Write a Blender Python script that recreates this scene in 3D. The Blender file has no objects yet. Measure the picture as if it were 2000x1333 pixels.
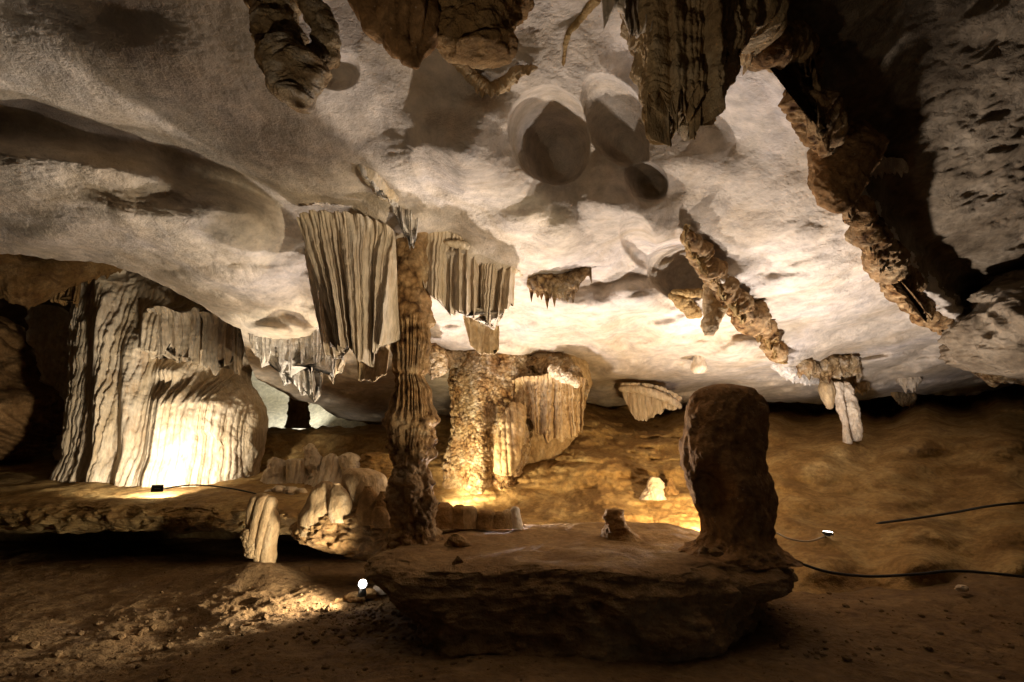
import bpy, math, random
import numpy as np
from mathutils import Vector

# ------------------------------------------------------------------ camera, world, lamps
R = math.radians
PITCH, CAMZ = R(13.0), 1.5
sc = bpy.context.scene
col = sc.collection
cam_d = bpy.data.cameras.new("camera"); cam = bpy.data.objects.new("camera", cam_d); col.objects.link(cam)
cam_d.sensor_width = 36; cam_d.lens = 18; cam_d.clip_start = 0.05; cam_d.clip_end = 200
cam.location = (0, 0, CAMZ); cam.rotation_euler = (R(90) + PITCH, 0, 0)
sc.camera = cam
w = bpy.data.worlds.new("World"); sc.world = w; w.use_nodes = True
bg = w.node_tree.nodes["Background"]
bg.inputs[0].default_value = (1.0, 0.62, 0.32, 1); bg.inputs[1].default_value = 0.009
sc.view_settings.view_transform = 'Standard'; sc.view_settings.look = 'None'
sc.view_settings.exposure = 0.0; sc.view_settings.gamma = 1.0

CP, SP = math.cos(PITCH), math.sin(PITCH)
def ray(px, py):
    u = (px - 1000.0) / 1000.0; v = (666.5 - py) / 1000.0
    return u, CP - v * SP, SP + v * CP
def at(px, py, Y):
    """world point seen at photo position (px, py) standing Y metres ahead"""
    dx, dy, dz = ray(np.asarray(px, float), np.asarray(py, float))
    t = np.asarray(Y, float) / dy
    return np.stack(np.broadcast_arrays(dx * t, dy * t, CAMZ + dz * t), -1)
def P3(px, py, Y): return tuple(float(v) for v in at(px, py, Y))

def spot(pos, target, power, color, angle=150, blend=0.6, size=0.10):
    l = bpy.data.lights.new("floodlight_beam", 'SPOT'); l.energy = power; l.color = color
    l.spot_size = R(angle); l.spot_blend = blend; l.shadow_soft_size = size
    o = bpy.data.objects.new("floodlight_beam", l); col.objects.link(o)
    o.location = pos
    o.rotation_euler = (Vector(target) - Vector(pos)).to_track_quat('-Z', 'Y').to_euler()
    return o
COOL, NEUT, WARM = (1.0, 0.90, 0.86), (1.0, 0.86, 0.66), (1.0, 0.70, 0.36)
# (photo x, photo y, distance, aim point, watts, colour, cone)
LAMPS = {
 'main':   ((950, 1012, 7.9), (1130, 400, 5.6), 860, COOL, 150),
 'roof':   ((1440, 1015, 7.0), (1130, 330, 5.2), 400, COOL, 140),  # added fill light, no visible source; brightens the ceiling's middle
 'front':  ((-900, 2200, 1.0), (1080, 120, 3.7), 85, (1.0, .80, .58), 76),
 'side':   ((2250, 1500, 2.5), (850, 590, 6.0), 1000, (1.0, .82, .58), 38),
 'right':  ((1617, 1034, 7.35), (1610, 560, 8.1), 760, COOL, 118),
 'column': ((308, 952, 8.35), (335, 870, 11.0), 540, NEUT, 108),
 'floor':  ((704, 1146, 5.85), (150, 900, 5.8), 430, (1.0, .86, .68), 122),
 'popcorn':((862, 985, 8.3), (985, 860, 10.0), 400, (1.0, .80, .50), 95),
 'middle': ((514, 1082, 7.35), (590, 700, 8.3), 700, NEUT, 46),
 'shelf':  ((1432, 925, 6.3), (1000, 1090, 5.2), 32, (1.0, .76, .46), 160),  # unseen fill light, added to lift the top of the rock platform
 'far':    ((585, 800, 17.5), (525, 740, 19.0), 420, (1.0, .97, .82), 170),
 'slope':  ((1392, 1010, 7.2), (1200, 900, 9.6), 360, WARM, 165),
}
for k, (p, a, pw, c, an) in LAMPS.items():
    spot(P3(*p), P3(*a), pw, c, an)

# ------------------------------------------------------------------ noise
def _h(ix, iy, iz, seed):
    n = (ix.astype(np.int64) * 374761393 + iy.astype(np.int64) * 668265263 + iz.astype(np.int64) * 2147483647 // 3 + seed * 974634777)
    n = (n ^ (n >> 13)) * 1274126177
    n = n & 0xffffffff
    n = (n ^ (n >> 16)) * 2246822519 & 0xffffffff
    return ((n ^ (n >> 15)) & 0xffffff) / float(0xffffff)
def noise(P, scale=1.0, seed=0):
    """gradient noise, about -1..1, P (...,3)"""
    shp = P.shape[:-1]; Q = P.reshape(-1, 3) * scale + 100.37
    i = np.floor(Q).astype(np.int64); f = Q - i
    w_ = f * f * f * (f * (f * 6 - 15) + 10)
    out = np.zeros(len(Q))
    for a in (0, 1):
        for b in (0, 1):
            for c in (0, 1):
                ix, iy, iz = i[:, 0] + a, i[:, 1] + b, i[:, 2] + c
                h = _h(ix, iy, iz, seed) * 6.28318; h2 = _h(ix, iy, iz, seed + 77) * 2 - 1
                r_ = np.sqrt(1 - h2 * h2)
                d = r_ * np.cos(h) * (f[:, 0] - a) + r_ * np.sin(h) * (f[:, 1] - b) + h2 * (f[:, 2] - c)
                wt = (w_[:, 0] if a else 1 - w_[:, 0]) * (w_[:, 1] if b else 1 - w_[:, 1]) * (w_[:, 2] if c else 1 - w_[:, 2])
                out += wt * d
    return (out * 1.6).reshape(shp)
def fbm(P, scale, octs=4, seed=0, gain=0.5):
    o = 0; a = 1.0
    for k in range(octs):
        o = o + a * noise(P, scale * 2.03 ** k, seed + k * 5); a *= gain
    return o
def ridged(P, scale, octs=3, seed=0):
    o = 0; a = 1.0
    for k in range(octs):
        o = o + a * (1 - np.sqrt(noise(P, scale * 2.1 ** k, seed + k * 5) ** 2 + .002) * 2); a *= 0.5
    return o
def worley(P, scale, seed=0):
    """F1 distance to scattered points, 0..~1, and the cell's random number"""
    shp = P.shape[:-1]; Q = P.reshape(-1, 3) * scale + 50.5
    i = np.floor(Q).astype(np.int64); f = Q - i
    best = np.full(len(Q), 9.0); cid = np.zeros(len(Q))
    for a in (-1, 0, 1):
        for b in (-1, 0, 1):
            for c in (-1, 0, 1):
                ix, iy, iz = i[:, 0] + a, i[:, 1] + b, i[:, 2] + c
                dx = a + _h(ix, iy, iz, seed) - f[:, 0]; dy = b + _h(ix, iy, iz, seed + 1) - f[:, 1]; dz = c + _h(ix, iy, iz, seed + 2) - f[:, 2]
                d = dx * dx + dy * dy + dz * dz
                m = d < best; best = np.where(m, d, best); cid = np.where(m, _h(ix, iy, iz, seed + 3), cid)
    return np.sqrt(best).reshape(shp), cid.reshape(shp)
def knobs(P, size, seed=0):
    """rounded popcorn lumps 0..1"""
    f, c = worley(P, 1.0 / size, seed)
    return np.clip(1 - (f / 0.85) ** 2, 0, 1) ** 0.6 * (0.5 + 0.5 * c)
def swell(P, size, seed=0):
    f, c = worley(P, 1.0 / size, seed); return np.clip(1 - (f / .95) ** 2, 0, 1) ** 1.3
def line3(a): return np.stack([a, a * 0 + .3, a * 0 + .7], -1)
def flute(u, width, seed=0, sharp=0.6):
    """convex folds with sharp valleys: profile 0..1 and a random number per fold"""
    q = u / width + 0.6 * noise(line3(u), 0.45 / width, seed)
    k = np.floor(q); f = q - k
    r_ = _h(k.astype(np.int64), k.astype(np.int64) * 0 + 3, k.astype(np.int64) * 0 + 1, seed)
    return np.abs(np.sin(np.pi * f)) ** sharp, r_
def sstep(a, b, x):
    t = np.clip((x - a) / (b - a), 0, 1); return t * t * (3 - 2 * t)
def interp(x, pts, k=1):
    p = sorted(pts); return np.interp(x, [q[0] for q in p], [q[k] for q in p])
def smooth_interp(x, xs, ys):
    """Catmull-Rom style monotone-ish curve through the points"""
    xs, ys = np.array(xs, float), np.array(ys, float)
    m = np.gradient(ys, xs) if len(xs) > 2 else np.full(len(xs), (ys[-1] - ys[0]) / (xs[-1] - xs[0]))
    i = np.clip(np.searchsorted(xs, x) - 1, 0, len(xs) - 2); h = xs[i + 1] - xs[i]; t = np.clip((x - xs[i]) / h, 0, 1)
    d = (ys[i + 1] - ys[i]) / h
    m0 = np.clip(m[i], -3 * np.abs(d) - 1e-9, 3 * np.abs(d) + 1e-9); m1 = np.clip(m[i + 1], -3 * np.abs(d) - 1e-9, 3 * np.abs(d) + 1e-9)
    return (2*t**3 - 3*t**2 + 1) * ys[i] + (t**3 - 2*t**2 + t) * h * m0 + (-2*t**3 + 3*t**2) * ys[i + 1] + (t**3 - t**2) * h * m1

# ------------------------------------------------------------------ materials
def rock(name, c1, c2, c3, stain=None, st_scale=0.8, st_amt=0.5, scale=1.0, bump=0.25, fine=60, mid=14, stretch=1.0, specks=None, rough=0.88, spec=0.15, grain=0, scratch=0.0, distance=0.02):
    m = bpy.data.materials.new(name); m.use_nodes = True; nt = m.node_tree; N, L = nt.nodes, nt.links
    b = N["Principled BSDF"]; b.inputs["Roughness"].default_value = rough; b.inputs["Specular IOR Level"].default_value = spec
    tc = N.new("ShaderNodeTexCoord"); mp = N.new("ShaderNodeMapping"); L.new(tc.outputs["Object"], mp.inputs[0])
    mp.inputs["Scale"].default_value = (1, 1, 1.0 / stretch)
    def nz(sc_, det=8, rg=0.6, dist=0.0):
        n = N.new("ShaderNodeTexNoise"); n.inputs["Scale"].default_value = sc_; n.inputs["Detail"].default_value = det
        n.inputs["Roughness"].default_value = rg; n.inputs["Distortion"].default_value = dist; L.new(mp.outputs[0], n.inputs["Vector"]); return n.outputs[0]
    def ramp(src, stops):
        r_ = N.new("ShaderNodeValToRGB"); L.new(src, r_.inputs[0]); e = r_.color_ramp.elements
        e[0].position, e[0].color = stops[0][0], (*stops[0][1], 1); e[1].position, e[1].color = stops[-1][0], (*stops[-1][1], 1)
        for p_, c_ in stops[1:-1]: q = e.new(p_); q.color = (*c_, 1)
        return r_.outputs[0]
    def mix(a, b_, f, mode='MIX'):
        x = N.new("ShaderNodeMix"); x.data_type = 'RGBA'; x.blend_type = mode
        for s, v in ((x.inputs[0], f), (x.inputs[6], a), (x.inputs[7], b_)):
            if hasattr(v, 'links'): L.new(v, s)
            elif isinstance(v, tuple): s.default_value = (*v, 1)
            else: s.default_value = v
        return x.outputs[2]
    c = ramp(nz(1.1 * scale, 7, .6, .6), [(.30, c1), (.5, c2), (.68, c3)])
    fn = nz(9 * scale, 9, .65)
    c = mix(c, ramp(fn, [(.3, (.62, .62, .62)), (.7, (1.18, 1.16, 1.12))]), 1.0, 'MULTIPLY')
    if stain:
        s = ramp(nz(st_scale, 8, .65, 1.2), [(.50, (0, 0, 0)), (.66, (st_amt,) * 3)])
        c = mix(c, stain, s)
    if grain:
        v = N.new("ShaderNodeTexVoronoi"); v.inputs["Scale"].default_value = grain; v.inputs["Randomness"].default_value = 1; L.new(mp.outputs[0], v.inputs["Vector"])
        g_ = ramp(nz(2.0, 4), [(.40, (0, 0, 0)), (.58, (1, 1, 1))]); c = mix(c, (.30, .17, .07), ramp(nz(3.0, 6, .6), [(.5, (0, 0, 0)), (.62, (.7, .7, .7))]))
        c = mix(c, ramp(v.outputs[0], [(.15, (1.35, 1.3, 1.2)), (.5, (.8, .7, .55)), (.8, (.16, .10, .06))]), g_, 'MULTIPLY')
    if specks:
        v = N.new("ShaderNodeTexVoronoi"); v.inputs["Scale"].default_value = 16; L.new(mp.outputs[0], v.inputs["Vector"])
        s = ramp(v.outputs[0], [(.04, (.6,) * 3), (.11, (0, 0, 0))]); c = mix(c, specks, s)
    L.new(c, b.inputs["Base Color"])
    h = N.new("ShaderNodeMath"); h.operation = 'MULTIPLY_ADD'; L.new(nz(mid, 10, .62), h.inputs[0]); h.inputs[1].default_value = 2.2
    L.new(nz(fine, 4, .6), h.inputs[2]); hh = h.outputs[0]
    if scratch:
        mp2 = N.new("ShaderNodeMapping"); L.new(tc.outputs["Object"], mp2.inputs[0]); mp2.inputs["Scale"].default_value = (3.5, 7, 7); mp2.inputs["Rotation"].default_value = (0, 0, .5)
        n2 = N.new("ShaderNodeTexNoise"); n2.inputs["Scale"].default_value = 4.5; n2.inputs["Detail"].default_value = 6; n2.inputs["Distortion"].default_value = 1.5; L.new(mp2.outputs[0], n2.inputs["Vector"])
        r2 = ramp(n2.outputs[0], [(.30, (0, 0, 0)), (.50, (1, 1, 1))])
        a2 = N.new("ShaderNodeMath"); a2.operation = 'MULTIPLY_ADD'; L.new(r2, a2.inputs[0]); a2.inputs[1].default_value = scratch; L.new(hh, a2.inputs[2]); hh = a2.outputs[0]
    bp = N.new("ShaderNodeBump"); bp.inputs["Strength"].default_value = bump; bp.inputs["Distance"].default_value = distance
    L.new(hh, bp.inputs["Height"]); L.new(bp.outputs[0], b.inputs["Normal"])
    return m
M = {}
M['ceiling'] = rock("pale_ceiling_limestone", (.48, .39, .28), (.60, .52, .42), (.66, .59, .53), stain=(.46, .34, .19), st_scale=.7, st_amt=.35, scale=.6, bump=.6, fine=42, mid=15, scratch=.5)
M['shaded_rough_ceiling'] = rock('shade_darkened_brown_ceiling_rock', (.16, .12, .075), (.26, .20, .13), (.36, .29, .20), stain=(.07, .045, .025), st_scale=1.2, st_amt=.6, scale=1.2, bump=1.0, mid=8)  # brown rock, its colour also darkened for the shade beyond the right-hand ridge
M['cream'] = rock("cream_flowstone", (.50, .38, .23), (.66, .56, .42), (.72, .64, .53), stain=(.34, .20, .08), st_scale=2.2, st_amt=.55, scale=2, bump=.5, stretch=3.5)
M['white'] = rock("white_calcite", (.62, .55, .44), (.72, .68, .62), (.78, .74, .70), stain=(.45, .30, .14), st_scale=3, st_amt=.4, scale=2, bump=.6, mid=25)
M['tan'] = rock("tan_dripstone", (.32, .20, .09), (.50, .36, .19), (.62, .50, .33), stain=(.22, .12, .05), st_scale=2.5, st_amt=.6, scale=2.5, bump=.7, stretch=2)
M['brown'] = rock("brown_crusted_rock", (.20, .11, .04), (.30, .18, .07), (.42, .28, .13), stain=(.10, .055, .03), st_scale=3, st_amt=.7, scale=2.5, bump=.9, mid=18)
M['ochre'] = rock("ochre_mud_rock", (.25, .145, .05), (.39, .25, .095), (.50, .36, .16), stain=(.18, .10, .04), st_scale=1.5, st_amt=.7, scale=1.6, bump=.8, mid=12)
M['popcorn'] = rock("popcorn_calcite", (.22, .14, .06), (.46, .34, .19), (.70, .62, .50), stain=(.12, .07, .03), st_scale=4, st_amt=.7, scale=5, bump=.9, mid=30, grain=14)
M['crust'] = rock('crusted_tan_dripstone', (.26, .15, .065), (.42, .28, .14), (.56, .43, .26), stain=(.14, .075, .03), st_scale=2.5, st_amt=.7, scale=2.5, bump=.9, mid=24, grain=11)
M['earth'] = rock("packed_cave_earth", (.145, .085, .036), (.215, .135, .06), (.28, .185, .09), stain=(.11, .065, .035), st_scale=1.6, st_amt=.7, scale=1.5, bump=.9, mid=11, fine=45)
M['shelf'] = rock('dusty_tan_shelf_rock', (.20, .115, .048), (.29, .18, .08), (.38, .26, .125), stain=(.15, .085, .035), st_scale=1.8, st_amt=.7, scale=2.0, bump=.9, mid=14)
M['dark'] = rock("dark_stained_rock", (.15, .08, .03), (.27, .15, .06), (.42, .25, .11), stain=(.07, .04, .018), st_scale=2.4, st_amt=.8, scale=2.2, bump=.6, mid=9, specks=(.5, .42, .3))
M['wall'] = rock("dark_cave_wall_rock", (.14, .09, .05), (.26, .18, .11), (.42, .35, .27), stain=(.09, .055, .03), st_scale=1, st_amt=.7, scale=.9, bump=1.0, mid=7)
M['pale'] = rock("pale_far_rock", (.56, .52, .40), (.68, .64, .52), (.76, .72, .62), scale=.8, bump=.3)
def plain(name, c, rough=.5, metal=0, emit=None, es=0):
    m = bpy.data.materials.new(name); m.use_nodes = True; b = m.node_tree.nodes["Principled BSDF"]
    b.inputs["Base Color"].default_value = (*c, 1); b.inputs["Roughness"].default_value = rough; b.inputs["Metallic"].default_value = metal
    n = m.node_tree.nodes.new("ShaderNodeTexNoise"); n.inputs["Scale"].default_value = 40
    bp = m.node_tree.nodes.new("ShaderNodeBump"); bp.inputs["Strength"].default_value = .1
    m.node_tree.links.new(n.outputs[0], bp.inputs["Height"]); m.node_tree.links.new(bp.outputs[0], b.inputs["Normal"])
    if emit: b.inputs["Emission Color"].default_value = (*emit, 1); b.inputs["Emission Strength"].default_value = es
    return m
M['metal'] = plain("black_painted_metal", (.03, .03, .03), .5, .3)
M['glass'] = plain("lit_lamp_glass", (.9, .9, .9), .3, 0, (1, .96, .95), 22)
M['cable'] = plain("black_rubber_cable", (.02, .02, .02), .55)
M['pale_cable'] = plain("pale_dusty_cable", (.5, .42, .3), .6)

# ------------------------------------------------------------------ mesh helpers
def mesh_from_grid(name, V, closed_u=False, flip=False, caps=False):
    nv, nu, _ = V.shape
    idx = np.arange(nv * nu).reshape(nv, nu)
    if closed_u: nxt = np.roll(idx, -1, axis=1); a, b, c, d = idx[:-1], nxt[:-1], nxt[1:], idx[1:]
    else: a, b, c, d = idx[:-1, :-1], idx[:-1, 1:], idx[1:, 1:], idx[1:, :-1]
    F = np.stack([a, b, c, d] if not flip else [a, d, c, b], -1).reshape(-1, 4)
    me = bpy.data.meshes.new(name); n = nv * nu; nf = len(F)
    loops = F.ravel(); starts = np.arange(nf) * 4; 
    if caps:
        e0, e1 = idx[0], idx[-1]
        if not flip: e0 = e0[::-1]
        else: e1 = e1[::-1]
        loops = np.concatenate([loops, e0, e1]); starts = np.concatenate([starts, [nf * 4, nf * 4 + nu]])
    me.vertices.add(n); me.vertices.foreach_set("co", V.reshape(-1).astype(np.float32))
    me.loops.add(len(loops)); me.loops.foreach_set("vertex_index", loops.astype(np.int32))
    me.polygons.add(len(starts)); me.polygons.foreach_set("loop_start", starts.astype(np.int32))
    me.polygons.foreach_set("use_smooth", np.ones(len(starts), bool))
    me.update(calc_edges=True); me.validate()
    return me
def link(name, me, mat, parent=None, label=None, cat=None, group=None, kind=None, base=None):
    """base: world point used as the object's origin"""
    o = bpy.data.objects.new(name, me); col.objects.link(o)
    if me and mat: me.materials.append(M[mat])
    po = Vector(parent['_o']) if parent is not None else Vector((0, 0, 0))
    if me:
        b = Vector(base) if base is not None else (po if parent is not None else Vector((0, 0, 0)))
        if base is not None or parent is not None:
            n = len(me.vertices); a = np.empty(n * 3, np.float32); me.vertices.foreach_get("co", a)
            a = a.reshape(-1, 3) - np.array(b, np.float32); me.vertices.foreach_set("co", a.ravel()); me.update()
    else: b = Vector(base)
    if parent is not None: o.parent = parent; o.location = b - po
    else: o.location = b
    o['_o'] = tuple(b)
    if label: o['label'] = label
    if cat: o['category'] = cat
    if group: o['group'] = group
    if kind: o['kind'] = kind
    return o
def thing(name, base, label, cat, group=None): return link(name, None, None, None, label, cat, group, None, base)
def base_of(V, hang):
    f = V.reshape(-1, 3); k = f[:, 2].max() if hang else f[:, 2].min()
    c = f.mean(0); return (float(c[0]), float(c[1]), float(k))

# ------------------------------------------------------------------ the ceiling's shape
CA, CB = 3.8, 0.178
STEP = [(-600, 235), (0, 285), (150, 300), (300, 335), (430, 385), (520, 425), (600, 462), (700, 470), (790, 455), (860, 480)]
POCK = [  # cx cy rx ry rot rise edge
 (1075, 270, 80, 92, -16, .46, .10), (1200, 236, 58, 104, -32, .32, .10), (1262, 352, 46, 38, 30, .24, .16),
 (1335, 526, 74, 54, 18, .40, .16), (655, 140, 40, 34, 0, .10, .5), (1250, 470, 60, 30, 60, .12, .2), (860, 340, 60, 40, 40, .08, .3)]
LOBE = [(900, 300, 108, 80, 25, .24), (985, 350, 60, 60, 0, .12), (1190, 400, 78, 62, 35, .20), (1085, 420, 75, 55, 10, .16), (1000, 440, 70, 45, 0, .12), (1250, 420, 60, 60, 0, .10), (940, 215, 40, 35, 0, .10),
 (1150, 500, 90, 45, 10, .12), (1450, 680, 120, 40, 0, .10), (1300, 660, 90, 45, 0, .12), (1240, 560, 80, 45, 20, .12), (1180, 640, 60, 30, 0, .10), (240, 420, 100, 45, 0, .05), (100, 450, 110, 45, 5, .05), (800, 235, 60, 35, 20, .08)]
BULG = [(905, 295, 105, 85, 20, -.30), (1190, 400, 75, 65, 30, -.16), (1040, 440, 120, 60, 20, -.12), (1330, 640, 130, 60, 10, -.14),
 (1110, 600, 120, 50, 15, -.12), (960, 225, 50, 40, 0, -.10), (250, 430, 160, 45, 10, -.10), (90, 470, 140, 35, 5, -.12), (700, 560, 200, 70, 10, -.1),
 (400, 560, 180, 60, 20, -.12), (1500, 700, 160, 50, 5, -.10), (1280, 450, 60, 80, -20, -.12), (300, 120, 260, 90, 20, -.15), (1560, 450, 120, 140, -30, -.12),
 (1330, 180, 190, 60, 40, .2), (1100, 480, 60, 50, 0, -.08), (1420, 620, 60, 70, 0, -.08), (1240, 590, 70, 40, 0, -.1)]
RIDGE_R = [(1440, -60), (1500, 90), (1590, 260), (1660, 400), (1760, 540), (1850, 620), (1960, 720), (2100, 760), (2600, 800)]
RIB = [(1340, 455), (1365, 490), (1395, 530), (1430, 575), (1465, 615), (1500, 655), (1518, 690), (1540, 715), (1600, 735)]
def polydist(px, py, pts):
    """signed: + on the right/up side of a polyline running down to the right"""
    best = np.full(px.shape, 1e9); sg = np.zeros(px.shape)
    for (x0, y0), (x1, y1) in zip(pts[:-1], pts[1:]):
        dx, dy = x1 - x0, y1 - y0; L2 = dx * dx + dy * dy
        t = np.clip(((px - x0) * dx + (py - y0) * dy) / L2, 0, 1)
        ex, ey = px - (x0 + t * dx), py - (y0 + t * dy); d = np.hypot(ex, ey)
        m = d < best; best = np.where(m, d, best); sg = np.where(m, np.sign(dy * (px - x0) - dx * (py - y0)), sg)
    return best * sg
def plane_depth(px, py, dh=0.0):
    dx, dy, dz = ray(px, py); s = dz / dy
    return (CA + dh) / np.maximum(s + CB, .05)
def ceil_dh(px, py, fine=True, pock=True):
    px, py = np.broadcast_arrays(np.asarray(px, float), np.asarray(py, float))
    d0 = plane_depth(px, py); W = at(px, py, d0)
    wx = 12 * noise(W, 1.3, 41); wy = 12 * noise(W, 1.3, 42)
    X, Yp = px + wx, py + wy
    h = .20 * noise(W, .45, 1) + .10 * noise(W, 1.0, 2) - .10 * np.sqrt(noise(W, 1.5, 3) ** 2 + .03)
    hp = 0 * h
    for cx, cy, rx, ry, rot, a, e in (POCK if pock else ()):
        c, s = math.cos(R(rot)), math.sin(R(rot)); x, y = px + 1.1 * wx - cx, py + 1.1 * wy - cy
        r = np.hypot((x * c + y * s) / rx, (-x * s + y * c) / ry)
        r = r * (1 + .07 * noise(W, 2.4, 44)); hp = np.maximum(hp, a * 1.08 * np.clip(1.05 - r ** 2, 0, 1) ** .9)
    h = h + hp
    for cx, cy, rx, ry, rot, a in LOBE:
        c, s = math.cos(R(rot)), math.sin(R(rot)); x, y = px + .8 * wx - cx, py + .8 * wy - cy
        r2 = ((x * c + y * s) / rx) ** 2 + ((-x * s + y * c) / ry) ** 2
        h = h - .62 * a * np.clip(1.15 - r2, 0, 1.15) ** 1.5
    for cx, cy, rx, ry, rot, a in BULG:
        c, s = math.cos(R(rot)), math.sin(R(rot)); x, y = X - cx, Yp - cy
        r2 = ((x * c + y * s) / rx) ** 2 + ((-x * s + y * c) / ry) ** 2
        h = h + 1.8 * a * np.exp(-r2 * 1.3)
    # the step down across the left half, with the dark recess over the first curtain
    S = np.interp(px, [q[0] for q in STEP], [q[1] for q in STEP]) + .8 * wy
    t = Yp - S; fade = 1 - sstep(470, 600, px)
    h = h + fade * (.20 * np.exp(-((t + 50) / 45) ** 2) - .22 * sstep(-45, 22, t) * (1 - .85 * sstep(30, 260, t)))
    r2 = ((X - 670) / 130) ** 2 + ((Yp - 405) / 40) ** 2; h = h + .16 * np.exp(-r2)
    r2 = ((X - 865) / 50) ** 2 + ((Yp - 468) / 22) ** 2; h = h + .22 * np.exp(-r2)
    # beyond the right-hand ridge the roof is higher and rough
    q = polydist(px + wx, py + wy, RIDGE_R)
    h = h + .10 * sstep(-60, 0, q) * 0 + .48 * sstep(0, 110, q) + .3 * sstep(150, 500, q)
    qj = q + 14 * noise(W, 3.5, 46) + 7 * noise(W, 9, 47)
    h = h - .26 * np.exp(-((qj - 8) / 28) ** 2) * (.6 + .5 * noise(W, 2, 48)) + .12 * np.exp(-((qj - 60) / 30) ** 2)
    q2 = polydist(px + wx * .3, py + wy * .3, RIB) + 6 * noise(W, 5, 49) + 4 * noise(W, 12, 50)
    h = h - .20 * np.exp(-(q2 / 13) ** 2) * (.7 + .5 * noise(W, 3, 51))
    rough = sstep(60, 260, q)
    h = h + rough * .05 * ridged(W, 2.2, 3, 9)
    # shallow shelf where the row of small stalactites hangs
    h = h - (.12 * swell(W, .95, 17) + .022 * swell(W, .42, 18)) * (1 - sstep(0, 100, q)) * (1 - sstep(0, .12, hp))
    h = h - .25 * np.exp(-((px - 580) / 130) ** 2) * sstep(610, 650, py) * (1 - sstep(655, 690, py))
    if fine:
        h = h + .03 * swell(W, .55, 15) * sstep(0, .4, noise(W, .5, 16))
        h = h + .010 * fbm(W, 3.5, 4, 11) + .005 * ridged(W, 7, 2, 13) * sstep(-.3, .4, noise(W, .8, 8))
        h = h + .006 * ridged(W * np.array([1, 2, 1]), 5, 3, 34) * sstep(-.1, .4, noise(W, .7, 33))
    return h
def cdep(px, py): 
    return float(plane_depth(np.array([px], float), np.array([py], float), ceil_dh(np.array([px], float), np.array([py], float), False, False))[0])
LIP = [(-700, 455), (0, 490), (60, 498), (190, 508), (260, 530), (330, 560), (385, 593), (430, 622), (470, 642), (482, 700), (500, 738), (530, 753), (570, 778),
       (620, 788), (660, 815), (760, 835), (880, 830), (940, 802), (1000, 800), (1200, 800), (1330, 802), (1480, 782), (1600, 790), (1740, 772), (1900, 772), (2000, 745), (2100, 735), (2600, 700)]
def build_ceiling():
    px = np.concatenate([np.arange(-700, -20, 12), np.arange(-20, 2021, 2.2), np.arange(2032, 2700, 12)])
    lip = np.interp(px, [q[0] for q in LIP], [q[1] for q in LIP]) + 4 * noise(line3(px), .02, 5) + 3 * noise(line3(px), .07, 6)
    n1 = 340
    top = -20.0
    v = np.linspace(0, 1, n1)[:, None]
    py = top + (lip[None] - top) * v
    pre = np.linspace(-2400, -26, 90)[:, None] ** 1 + 0 * lip[None]
    PY = np.concatenate([pre, py]); PX = np.broadcast_to(px, PY.shape)
    dh = ceil_dh(PX, PY)
    D = plane_depth(PX, PY, dh)
    V = at(PX, PY, D)
    # roll the edge up and away behind the lip
    e = V[-1]; rolls = []
    for k, (dy, dz) in enumerate([(.03, -.01), (.10, .0), (.2, .05), (.35, .16), (.6, .4), (1.0, .9), (1.6, 1.8), (2.6, 3.2), (4, 5)]):
        q = e.copy(); q[:, 1] += dy; q[:, 2] += dz; q += .04 * k ** .5 * noise(q, 2.0, 60)[:, None] * (k > 1); rolls.append(q)
    V = np.concatenate([V, np.stack(rolls)])
    me = mesh_from_grid("cave_ceiling", V, flip=True)
    o = link("cave_ceiling", me, 'ceiling', kind="structure"); me.materials.append(M['shaded_rough_ceiling'])
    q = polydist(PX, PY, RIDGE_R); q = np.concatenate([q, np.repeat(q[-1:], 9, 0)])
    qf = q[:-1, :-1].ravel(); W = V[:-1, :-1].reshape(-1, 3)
    sel = (qf + 22 * noise(W, 3, 61)) > 38  # faces past the ridge take the material with shade in its colour
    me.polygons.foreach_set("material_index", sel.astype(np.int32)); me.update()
build_ceiling()

# ------------------------------------------------------------------ floor, ledge, slope, wall
def bumpf(X, Y, cx, cy, rx, ry, a): return a * np.exp(-(((X - cx) / rx) ** 2 + ((Y - cy) / ry) ** 2))
def floor_z(X, Y):
    W = np.stack([X, Y, X * 0], -1)
    z = .05 * fbm(W, .6, 3, 21) + .022 * fbm(W, 2.5, 4, 22) + .008 * fbm(W, 9, 3, 23)
    p = at(505, 1100, 7.0); z = z + bumpf(X, Y, p[0] + .05, 6.95, .50, .42, .24) 
    # trampled ruts in front of the mound
    m = bumpf(X, Y, -3.0, 5.9, 1.1, .55, 1.0); z = z + m * (.05 * ridged(W, 3.2, 3, 25) - .04)
    m = bumpf(X, Y, -3.9, 5.0, 1.6, .9, 1.0); z = z + m * .07 * noise(W, 1.4, 26)
    m = bumpf(X, Y, -.9, 5.2, 1.0, .5, 1.0); z = z + m * .05 * knobs(W, .12, 27)
    z = z + .35 * sstep(3.0, 7, X) * sstep(3.5, 6, Y) 
    return z
def build_floor():
    px = np.concatenate([np.arange(-900, -20, 14), np.arange(-20, 2021, 2.6), np.arange(2034, 2900, 14)])
    yr = np.concatenate([np.linspace(.5, 3.7, 30), 1 / np.linspace(1 / 3.75, 1 / 14.5, 330)])
    XX = (px - 1000)[None] / 1000 * yr[:, None] / 1.08; YY = yr[:, None] + 0 * XX
    V = np.stack([XX, YY, floor_z(XX, YY)], -1)
    link("cave_floor", mesh_from_grid("cave_floor", V), 'earth', kind="structure")
build_floor()

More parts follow.
